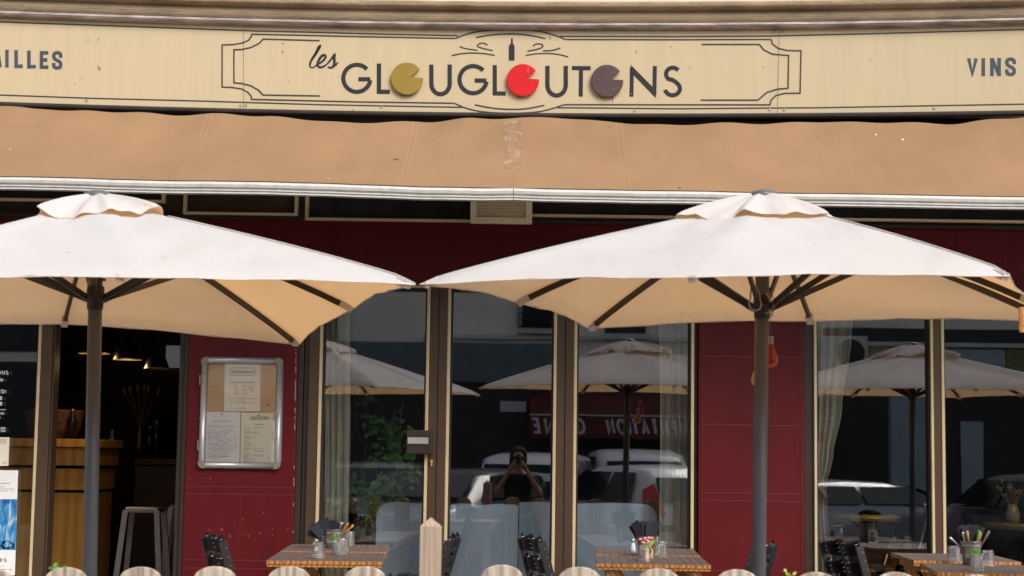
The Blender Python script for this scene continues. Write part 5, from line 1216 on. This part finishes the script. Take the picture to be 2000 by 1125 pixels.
for px, py, z_, l in ((704, 1057, at(716, 1059, 10.62).z, 'tumbler inside the first window, the left one of two'), (726, 1056, at(716, 1059, 10.62).z, 'tumbler inside the first window, beside the blue banquette'), (1748, 1071, at(1757, 1073, 10.62).z, 'tumbler inside the fourth window, the left one of two'), (1772, 1072, at(1757, 1073, 10.62).z, 'tumbler inside the fourth window, the right one of two')):
    o = tb0.copy(); C.objects.link(o); o.location = (at(px, py, 10.60).x, 10.60, z_+.001); tag(o, l, 'tumbler', 'upturned glass tumblers')
p = at(1978, 1021, 10.75); T = thing('flower_vase', 'amber vase of dried flowers on the brass edged table', 'vase', (p.x, 10.75, pb_.z)); bm = bmesh.new(); lathe(bm, [(0, 0), (.045, 0), (.045, .05), (.032, .10), (.028, .115), (.024, .115), (.024, .02), (0, .02)], 0, 0, 0, 20); new('vase', bm, 'amber_bulb', T)
rd = random.Random(2); bm = bmesh.new(); bs = bmesh.new()
for k in range(16):
    e = Vector((rd.uniform(-.09, .10), rd.uniform(-.05, .05), rd.uniform(.17, .29))); tube(bs, [(0, 0, .08), e*.6+Vector((0, 0, .04)), e], .0015, 4)
    for j in range(4): bmesh.ops.create_icosphere(bm, subdivisions=1, radius=rd.uniform(.005, .011), matrix=Matrix.Translation(e+Vector((rd.uniform(-.012, .012), 0, rd.uniform(-.02, .01)))))
new('stems', bs, 'dried', T); new('flower_heads', bm, 'dried', T)
def bistro(px, Y, rz, label, first=None):
    x = at(px, 990, Y).x
    if first: return dup(first, (x, Y, .12), rz, label)
    T = thing('bistro_chair', label, 'chair', (x, Y, .12), rz, 'dark round backed chairs inside'); 
    bm = bmesh.new(); lathe(bm, [(0, .43), (.19, .43), (.20, .445), (.19, .46), (0, .46)], 0, 0, 0, 28); new('seat', bm, 'bistro_wood', T)
    bm = bmesh.new(); pts = [(-.15, .16, .44)]+[(.15*math.cos(a), .19, .62+.17*math.sin(a)) for a in [PI-PI*k/12 for k in range(13)]]+[(.15, .16, .44)]; tube(bm, pts, .012, 8); bk = new('back_frame', bm, 'bistro_wood', T)
    bm = bmesh.new(); vs = [bm.verts.new((.14*math.cos(2*PI*k/24), .19, .62+.16*math.sin(2*PI*k/24))) for k in range(24)]; bm.faces.new(vs); new('woven_panel', bm, 'wicker', T)
    for sx_ in (-1, 1):
        for sy_ in (-1, 1): bm = bmesh.new(); tube(bm, [(sx_*.14, sy_*.14, .44), (sx_*.18, sy_*.19, 0)], .013, 8); new('leg', bm, 'bistro_wood', T)
    return T
mat('bistro_wood', (.035, .02, .012), rough=.35, var=.3)
bc = bistro(1640, 13.2, PI, 'dark round backed chair furthest left in the fourth window')
for px, Y, rz, l in ((1704, 13.5, PI-.3, 'dark round backed chair in the middle of the fourth window'), (1768, 13.0, PI+.2, 'dark round backed chair right of the middle in the fourth window'), (1872, 13.2, PI, 'dark round backed chair just right of the gold edged post'), (1938, 13.4, PI+.15, 'dark round backed chair behind the brass edged table with the vase')): bistro(px, Y, rz, l, bc)
def cantilever(px, Y, rz, label):
    T = thing('tube_chair', label, 'chair', (at(px, 1050, Y).x, Y, .12), rz, 'chrome framed chairs inside')
    for s in (-1, 1):
        bm = bmesh.new(); tube(bm, [(s*.2, -.22, .02), (s*.2, .2, .02), (s*.2, .24, .06), (s*.2, .12, .44), (s*.2, .10, .47), (s*.2, -.15, .46), (s*.2, -.20, .48), (s*.2, -.30, .82)], .0095, 8); new('side_tube', bm, 'steel', T)
    bm = bmesh.new(); box(bm, -.2, .2, -.16, .12, .47, .485, bev=.004); new('seat', bm, 'bar_wood', T)
    bm = bmesh.new(); box(bm, -.2, .2, -.31, -.295, .64, .84, bev=.004); bmesh.ops.rotate(bm, verts=bm.verts, cent=(0, -.3, .74), matrix=Matrix.Rotation(R(-14), 3, 'X')); new('backrest', bm, 'shade_black', T)
cantilever(1700, 10.95, R(105), 'chrome tube chair inside the fourth window, turned to the left'); cantilever(1868, 11.4, R(-100), 'chrome tube chair inside the fifth window, turned to the right')

# ================================================================== THE STREET BEHIND THE CAMERA (seen in the window glass)
def rf(px, py, y): p = at(px, py, 19.98-y); return Vector((p.x, y, p.z))
OY = -12.0
OP = thing('opposite_building', 'grey rendered building with shopfronts across the street, reflected in the windows', 'building', (0, OY, -.12)); OO = -OP.location
def opart(name, bx_, m, par=None, bev=0):
    bm = bmesh.new(); box(bm, *bx_, bev=bev); bmesh.ops.translate(bm, verts=bm.verts, vec=OO); return new(name, bm, m, par or OP)
opart('wall', (-16, 16, OY-6, OY, -.1, 9.0), 'plaster_grey')
def oz(py, px=1012): return rf(px, py, OY).z
def ox(px): return rf(px, 750, OY).x
opart('fascia', (ox(700), ox(1085), OY, OY+.25, oz(748), oz(672)), 'teal_metal')
bmr = bmesh.new()
for k in range(60):
    x = lerp(ox(700), ox(1085), (k+.5)/60); box(bmr, x-.012, x+.012, OY+.25, OY+.262, oz(745), oz(676))
bmesh.ops.translate(bmr, verts=bmr.verts, vec=OO); new('fascia_ribs', bmr, 'teal_metal', OP)
opart('shopfront', (ox(690), ox(1345), OY, OY+.06, -.1, oz(750)), 'shop_dark'); opart('shopfront', (ox(1600), ox(1725), OY, OY+.06, -.1, oz(725)), 'shop_dark'); opart('shopfront', (ox(1830), ox(2350), OY, OY+.06, -.1, oz(735)), 'shop_dark')
opart('shopfront', (ox(-900), ox(640), OY, OY+.06, -.1, oz(720)), 'shop_dark'); opart('window', (ox(-60), ox(110), OY-.02, OY+.03, oz(700), oz(560)), 'shop_dark')  # added dark front and window, so the far-left pane has something black to reflect
opart('doorway', (ox(935), ox(975), OY+.06, OY+.1, -.1, oz(855)), 'room_wall')
opart('window_strip', (ox(978), ox(1028), OY+.06, OY+.12, oz(805), oz(785)), 'opp_white')
for a, b, y0, y1 in ((1726,1768,1000,750),(1769,1812,1000,750),(1726,1768,745,700),(1769,1812,745,700),(1862,1908,960,812)):
    opart('panel', (ox(a)+.03, ox(b), OY+.06, OY+.10, -.1 if y0 > 950 else oz(y0), oz(y1)), 'slate_blue')
opart('ledge', (ox(1600), ox(2400), OY, OY+.35, oz(668), oz(660)), 'opp_white'); opart('sign_band', (ox(1950), ox(2200), OY, OY+.3, oz(705), oz(672)), 'olive_sign'); opart('sign_band', (ox(1725), ox(1948), OY, OY+.28, oz(705), oz(672)), 'slate_blue')
opart('dark_band', (ox(1600), ox(2400), OY, OY+.1, oz(658), oz(632)), 'shop_dark')
for a, b, y0, y1 in ((1018,1092,642,520),(560,612,690,540),(1180,1260,650,540),(-900,-700,640,480),(300,420,640,500),(1450,1540,640,520)):
    f = opart('window', (ox(a), ox(b), OY-.02, OY+.03, oz(y0), oz(y1)), 'shop_dark'); 
    opart('sill', (ox(a)-.1, ox(b)+.1, OY+.031, OY+.25, oz(y0)-.1, oz(y0)-.001), 'opp_white', OP)
opart('window_surround', (ox(1006), ox(1017.5), OY, OY+.06, oz(640), oz(500)), 'opp_white'); opart('string_course', (ox(860), ox(1345), OY, OY+.12, oz(663), oz(655)), 'opp_white')
bm = bmesh.new(); xa, xb, z0, z1_ = ox(1010), ox(1095), oz(640), oz(600)
for k in range(22): x = lerp(xa, xb, k/21); tube(bm, [(x, OY+.28, z0), (x, OY+.28, z1_)], .008, 5)
tube(bm, [(xa, OY+.28, z1_), (xb, OY+.28, z1_)], .014, 6); tube(bm, [(xa, OY+.28, z0), (xb, OY+.28, z0)], .014, 6)
for k in range(10): cx = lerp(xa, xb, (k+.5)/10); tube(bm, [(cx+.035*math.cos(a), OY+.28, (z0+z1_)/2+.07*math.sin(a)) for a in [2*PI*j/10 for j in range(11)]], .006, 5)
bmesh.ops.translate(bm, verts=bm.verts, vec=OO); new('balcony_railing', bm, 'shade_black', OP)
bm = bmesh.new(); tube(bm, [(ox(681), OY+.14, -.1), (ox(681), OY+.14, 8)], .12, 12); bmesh.ops.translate(bm, verts=bm.verts, vec=OO); new('drainpipe', bm, 'shop_dark', OP)
for k in range(14): opart('louvre', (ox(560), ox(612), OY+.031, OY+.07, oz(690-6*k), oz(690-6*k)+.035), 'opp_white')
# red shop awning with its lettering
ax0, ax1 = rf(1035, 800, -11).x, rf(1620, 800, -11).x
RA = thing('red_awning', 'red shop awning lettered ALIMENTATION GENE across the street, reflected in the windows', 'awning', ((ax0+ax1)/2, -11.2, 2.0)); RO = -RA.location
zb0, zb1 = rf(1200, 857, -10.9).z, rf(1200, 812, -10.9).z; ztop = rf(1200, 770, -11.95).z
bm = bmesh.new(); prof = [(-11.96, ztop), (-10.9, zb1), (-10.9, zb0), (-10.94, zb0), (-10.94, zb1-.02), (-11.96, ztop-.05)]
r0_ = [bm.verts.new(Vector((ax0, a, b))+RO) for a, b in prof]; r1_ = [bm.verts.new(Vector((ax1, a, b))+RO) for a, b in prof]
for i in range(6): j = (i+1) % 6; bm.faces.new((r0_[i], r0_[j], r1_[j], r1_[i]))
bm.faces.new(r0_[::-1]); bm.faces.new(r1_); bmesh.ops.recalc_face_normals(bm, faces=bm.faces); new('fabric', bm, 'shop_red', RA)
bm = bmesh.new(); box(bm, ax0, ax1, -10.898, -10.89, zb1-.012, zb1+.014); bmesh.ops.translate(bm, verts=bm.verts, vec=RO); new('white_piping', bm, 'opp_white', RA)
lx1 = rf(1388, 835, -10.9).x
def afn(x, y, o): return Vector((lx1-x+.18*y, -10.898+o*2, zb0+.07-y))+RO
wA = lx1-rf(1187, 835, -10.9).x
bm = bmesh.new(); text(bm, 'ALIMENTATION', 0, 0, .30, .054, afn, gap=.16, width=wA); new('lettering', bm, 'opp_white', RA)
bm = bmesh.new(); xo = lx1-rf(1146, 835, -10.9).x; text(bm, 'GENE', xo, 0, .30, .054, afn, gap=.30, width=rf(1146, 835, -10.9).x-ax0-.06); new('lettering', bm, 'opp_white', RA)
# air conditioner
p = rf(1640, 690, OY+.35); T = thing('air_conditioner', 'white outdoor air conditioning unit on the wall opposite, reflected in the fourth window', 'air conditioner', p); bm = bmesh.new(); box(bm, -.42, .42, -.15, .15, -.32, .32, bev=.03); new('casing', bm, 'opp_white', T)
bm = bmesh.new(); lathe(bm, [(0, .0), (.25, .0), (.26, .012), (.24, .02), (0, .02)], 0, 0, 0, 28); bmesh.ops.rotate(bm, verts=bm.verts, cent=(0, 0, 0), matrix=Matrix.Rotation(R(-90), 3, 'X')); bmesh.ops.translate(bm, verts=bm.verts, vec=(.1, .152, 0)); new('fan_grille', bm, 'shop_dark', T)
# parked cars
def car(label, loc, rz, paint, L=4.1, H=1.47, W=1.74, suv=0):
    T = thing('parked_car', label, 'car', loc, rz, 'cars parked across the street'); hw = W/2
    # stations along x (front = +x): (x, sill, belt, roof, half width at belt, half width at roof)
    st = [(-L/2, .42, .62, .62, hw*.80, hw*.78), (-L/2+.06, .24, .93, .95, hw*.90, hw*.84), (-L/2+.22, .2, .96, H*.80, hw*.97, hw*.74), (-L/2+.55, .2, .97, H*.965, hw, hw*.73), (-L/2+1.2, .2, .96, H, hw, hw*.73), (-L/2+1.9, .2, .95, H*.99, hw, hw*.73), (-L/2+2.35, .2, .94, H*.94, hw, hw*.72), (-L/2+3.0, .2, .92, .94, hw, hw*.80), (L/2-.35, .2, .80, .82, hw*.95, hw*.80), (L/2-.06, .26, .66, .68, hw*.86, hw*.72), (L/2, .36, .52, .52, hw*.78, hw*.70)]
    bm = bmesh.new(); rows = []
    for x, s, b, r, wb, wr in st:
        half = [(wb*.90, s), (wb*1.0, s+.12), (wb, (s+b)/2), (wb*.985, b), (wr, max(b, r-.03)), (wr*.85, r), (0, r+.015)]
        rows.append([bm.verts.new((x, y_, z_)) for y_, z_ in half] + [bm.verts.new((x, -y_, z_)) for y_, z_ in half[-2::-1]])
    for a, b in zip(rows, rows[1:]):
        for k in range(len(a)-1): f = bm.faces.new((a[k], b[k], b[k+1], a[k+1])); f.smooth = True
    bm.faces.new(rows[0]); bm.faces.new(rows[-1][::-1]); bmesh.ops.recalc_face_normals(bm, faces=bm.faces); new('body', bm, paint, T)
    def pane_(name, pts, off, m='car_glass'):
        bm = bmesh.new(); vs = [bm.verts.new(Vector(p)) for p in pts]; f = bm.faces.new(vs); bm.normal_update(); nn = f.normal.copy(); cc = f.calc_center_median()
        if nn.dot(Vector((cc.x, cc.y, .4))) < 0: nn = -nn
        bmesh.ops.translate(bm, verts=bm.verts, vec=nn*off); return new(name, bm, m, T)
    rx = -L/2
    pane_('rear_window', [(rx+.075, hw*.74, 1.0), (rx+.075, -hw*.74, 1.0), (rx+.36, -hw*.66, H*.885), (rx+.36, hw*.66, H*.885)], .03)
    pane_('windscreen', [(rx+2.97, hw*.76, .99), (rx+2.97, -hw*.76, .99), (rx+2.42, -hw*.68, H*.93), (rx+2.42, hw*.68, H*.93)], .03)
    for s in (-1, 1):
        for a, b, c_, d in ((.50, 1.30, .62, 1.27), (1.36, 2.70, 1.34, 2.22)): pane_('side_window', [(rx+a, s*hw*.975, .99), (rx+b, s*hw*.975, .99), (rx+d, s*hw*.775, H*.93), (rx+c_, s*hw*.775, H*.93)], .028)
        pane_('tail_lamp', [(rx+.02, s*hw*.86, .76), (rx+.03, s*hw*.66, .86), (rx+.16, s*hw*.78, 1.24), (rx+.26, s*hw*.90, 1.16), (rx+.16, s*hw*.96, .80)], .035, 'lamp_red')
        pane_('headlamp', [(L/2-.02, s*hw*.5, .62), (L/2-.05, s*hw*.82, .62), (L/2-.12, s*hw*.85, .74), (L/2-.05, s*hw*.52, .70)], .03, 'lamp_clear')
        for x in (rx+.75, L/2-.80):
            bm = bmesh.new(); lathe(bm, [(.20, -.09), (.30, -.095), (.32, -.07), (.32, .07), (.30, .095), (.20, .09)], 0, 0, 0, 24); bmesh.ops.rotate(bm, verts=bm.verts, cent=(0, 0, 0), matrix=Matrix.Rotation(R(90), 3, 'X')); bmesh.ops.translate(bm, verts=bm.verts, vec=(x, s*(hw-.06), .32)); wh = new('wheel', bm, 'tyre', T)
            bm = bmesh.new(); lathe(bm, [(0, .06), (.05, .075), (.19, .06), (.2, .09), (.2, -.09), (0, -.05)], 0, 0, 0, 20); bmesh.ops.rotate(bm, verts=bm.verts, cent=(0, 0, 0), matrix=Matrix.Rotation(R(-90*s), 3, 'X')); bmesh.ops.translate(bm, verts=bm.verts, vec=(x, s*(hw-.055), .32)); new('rim', bm, 'rim', wh)
    bm = bmesh.new(); box(bm, rx-.012, rx+.03, -.26, .26, .5, .61); new('number_plate', bm, 'opp_white', T)
    return T
def carat(px, y, rz, *a, **k): c = rf(px, 950, y); return car(a[0], (c.x, y, -.27), R(rz), *a[1:], **k)
carat(1243, -3.2, -112, 'white hatchback parked tail towards the restaurant, red lamp reflected in the third window', 'car_white', H=1.47)
carat(880, -3.6, 116, 'dark grey saloon parked at an angle, reflected in the middle window', 'car_dark', H=1.38)
carat(1075, -6.6, -75, 'white people carrier in the row behind, reflected left of the red awning', 'car_white', H=1.62)
carat(1225, -7.8, -95, 'white van-like car in the far row, reflected behind the parasol pole', 'car_white', H=1.70)
carat(760, -5.2, 95, 'silver hatchback reflected in the first window behind the plant', 'car_silver', H=1.45)
carat(1680, -3.6, -30, 'silver saloon reflected low in the fourth window', 'car_silver', H=1.30)
carat(2010, -3.2, -100, 'dark saloon reflected in the right-hand window', 'car_dark', H=1.42)

# ================================================================== THE PHOTOGRAPHER (reflected in the middle window)
PX, PYY, G0 = at(1015, 900, 10).x*0, -.30, -.27
PR = thing('person', 'person in a dark t-shirt holding a camera to the face, reflected in the middle window', 'person', (0, PYY, G0))
def skin(name, nodes, edges, m, parent, sub=1):
    me = bpy.data.meshes.new(name); me.from_pydata([n[0] for n in nodes], edges, []); o = bpy.data.objects.new(name, me); C.objects.link(o); o.parent = parent
    me.materials.append(MT[m]); o.modifiers.new('skin', 'SKIN'); me.skin_vertices  # layer comes with the modifier
    if not me.skin_vertices: 
        bm = bmesh.new(); bm.from_mesh(me); bm.verts.layers.skin.verify(); bm.to_mesh(me); bm.free()
    for i, n in enumerate(nodes):
        me.skin_vertices[0].data[i].radius = (n[1], n[1]) if not isinstance(n[1], tuple) else n[1]
        me.skin_vertices[0].data[i].use_root = (i == 0)
    o.modifiers['skin'].use_smooth_shade = True
    if sub: s_ = o.modifiers.new('sub', 'SUBSURF'); s_.levels = sub; s_.render_levels = sub
    return o
EZ = 1.25-G0              # lens height above the road
HZ = EZ+.01               # eyes
nodes = [((0, 0, .82), (.16, .11)), ((0, -.01, 1.00), (.145, .10)), ((0, -.02, 1.18), (.165, .105)), ((0, -.03, 1.30), (.15, .09)), ((0, -.01, 1.385), (.055, .055)), ((0, .02, 1.44), (.052, .056)), ((0, .045, 1.50), (.072, .085)), ((0, .05, 1.57), (.078, .095)), ((0, .045, 1.625), (.055, .065))]
edges = [(i, i+1) for i in range(8)]
def add(co, r, par): nodes.append((co, r)); edges.append((par, len(nodes)-1)); return len(nodes)-1
for s in (-1, 1):
    sh = add((s*.17, -.02, 1.30), .052, 3); el = add((s*.275, .04, 1.10), .040, sh); wr = add((s*.10, .19, 1.40), .026, el); pm = add((s*.072, .215, 1.455), (.030, .020), wr)
    for k in range(4):
        b = add((s*(.066-.004*k), .235, 1.475+.014*(k-1.5)), .0095, pm); c = add((s*.048, .262, 1.487+.017*(k-1.5)), .009, b); add((s*.024, .268-.003*k, 1.492+.017*(k-1.5)), .0078, c)
    b = add((s*.060, .215, 1.440), .0105, pm); add((s*.034, .222, 1.452), .009, b)
    hip = add((s*.095, 0, .80), .085, 0); kn = add((s*.115, .03, .44), .055, hip); an = add((s*.12, -.02, .09), .036, kn); add((s*.14, .12, .035), .034, an)
skin('body', nodes, edges, 'skin', PR, 1)
bm = bmesh.new(); bmesh.ops.create_uvsphere(bm, u_segments=20, v_segments=14, radius=1); rdh = random.Random(4)
for v in bm.verts:
    x, y_, z_ = v.co; k = 1+.05*math.sin(9*x+5*z_)
    v.co = Vector((x*.105*k, .025+y_*.112*k - (.02 if y_ > .2 else 0), 1.575+z_*.110*k)); 
    if z_ < -.25 and y_ < .25: v.co.z -= .05; v.co.x *= 1.12
bmesh.ops.delete(bm, geom=[v for v in bm.verts if v.co.y > .085 and v.co.z < 1.60], context='VERTS'); new('hair', bm, 'hair', PR, smooth=True)
bm = bmesh.new(); tube(bm, [(0, .128, 1.555), (0, .158, 1.53), (0, .150, 1.52)], [.009, .013, .010], 8); new('nose', bm, 'skin', PR)
for s in (-1, 1):
    bm = bmesh.new(); bmesh.ops.create_uvsphere(bm, u_segments=10, v_segments=8, radius=.018, matrix=Matrix.Translation((s*.083, .05, 1.545)) @ Matrix.Diagonal((.5, .8, 1.4, 1))); new('ear', bm, 'skin', PR, smooth=True)
    bm = bmesh.new(); bmesh.ops.create_uvsphere(bm, u_segments=10, v_segments=8, radius=.011, matrix=Matrix.Translation((s*.032, .132, 1.56))); new('eye', bm, 'opp_white', PR, smooth=True)
bm = bmesh.new(); tube(bm, [(-.024, .128, 1.475), (0, .136, 1.472), (.024, .128, 1.475)], [.003, .006, .003], 6); new('mouth', bm, 'shop_red', PR)
sh_n = [((0, 0, .80), (.175, .125)), ((0, -.01, 1.00), (.165, .118)), ((0, -.02, 1.18), (.18, .12)), ((0, -.03, 1.305), (.16, .10)), ((0, -.015, 1.365), (.075, .07))]; sh_e = [(0,1),(1,2),(2,3),(3,4)]
for s in (-1, 1): sh_n.append(((s*.175, -.02, 1.295), .066)); sh_e.append((3, len(sh_n)-1)); sh_n.append(((s*.235, .01, 1.185), .060)); sh_e.append((len(sh_n)-2, len(sh_n)-1))
skin('t_shirt', sh_n, sh_e, 'shirt', PR, 1)
tr_n = [((0, 0, .86), (.17, .125))]; tr_e = []
for s in (-1, 1):
    i = len(tr_n); tr_n += [((s*.095, 0, .78), .098), ((s*.115, .03, .44), .070), ((s*.12, -.015, .11), .052)]; tr_e += [(0, i), (i, i+1), (i+1, i+2)]
skin('trousers', tr_n, tr_e, 'jeans', PR, 1)
for s in (-1, 1):
    bm = bmesh.new(); box(bm, s*.135-.045, s*.135+.045, -.09, .18, .0, .085, bev=.03); new('shoe', bm, 'camera_black', PR)
CM = thing('camera', 'black camera held at eye height by the person, reflected in the middle window', 'camera', (0, -.07, 1.25))
bm = bmesh.new(); box(bm, -.068, .068, -.075, -.02, -.045, .040, bev=.010); new('body', bm, 'camera_black', CM)
bm = bmesh.new(); box(bm, -.022, .022, -.07, -.02, .038, .066, bev=.008); new('viewfinder_hump', bm, 'camera_black', CM)
bm = bmesh.new(); lathe(bm, [(0, 0), (.033, 0), (.035, .02), (.034, .045), (.030, .05), (.026, .05), (.02, .035), (0, .033)], 0, 0, 0, 28); bmesh.ops.rotate(bm, verts=bm.verts, cent=(0, 0, 0), matrix=Matrix.Rotation(R(-90), 3, 'X')); bmesh.ops.translate(bm, verts=bm.verts, vec=(0, -.02, 0)); new('lens', bm, 'camera_black', CM)
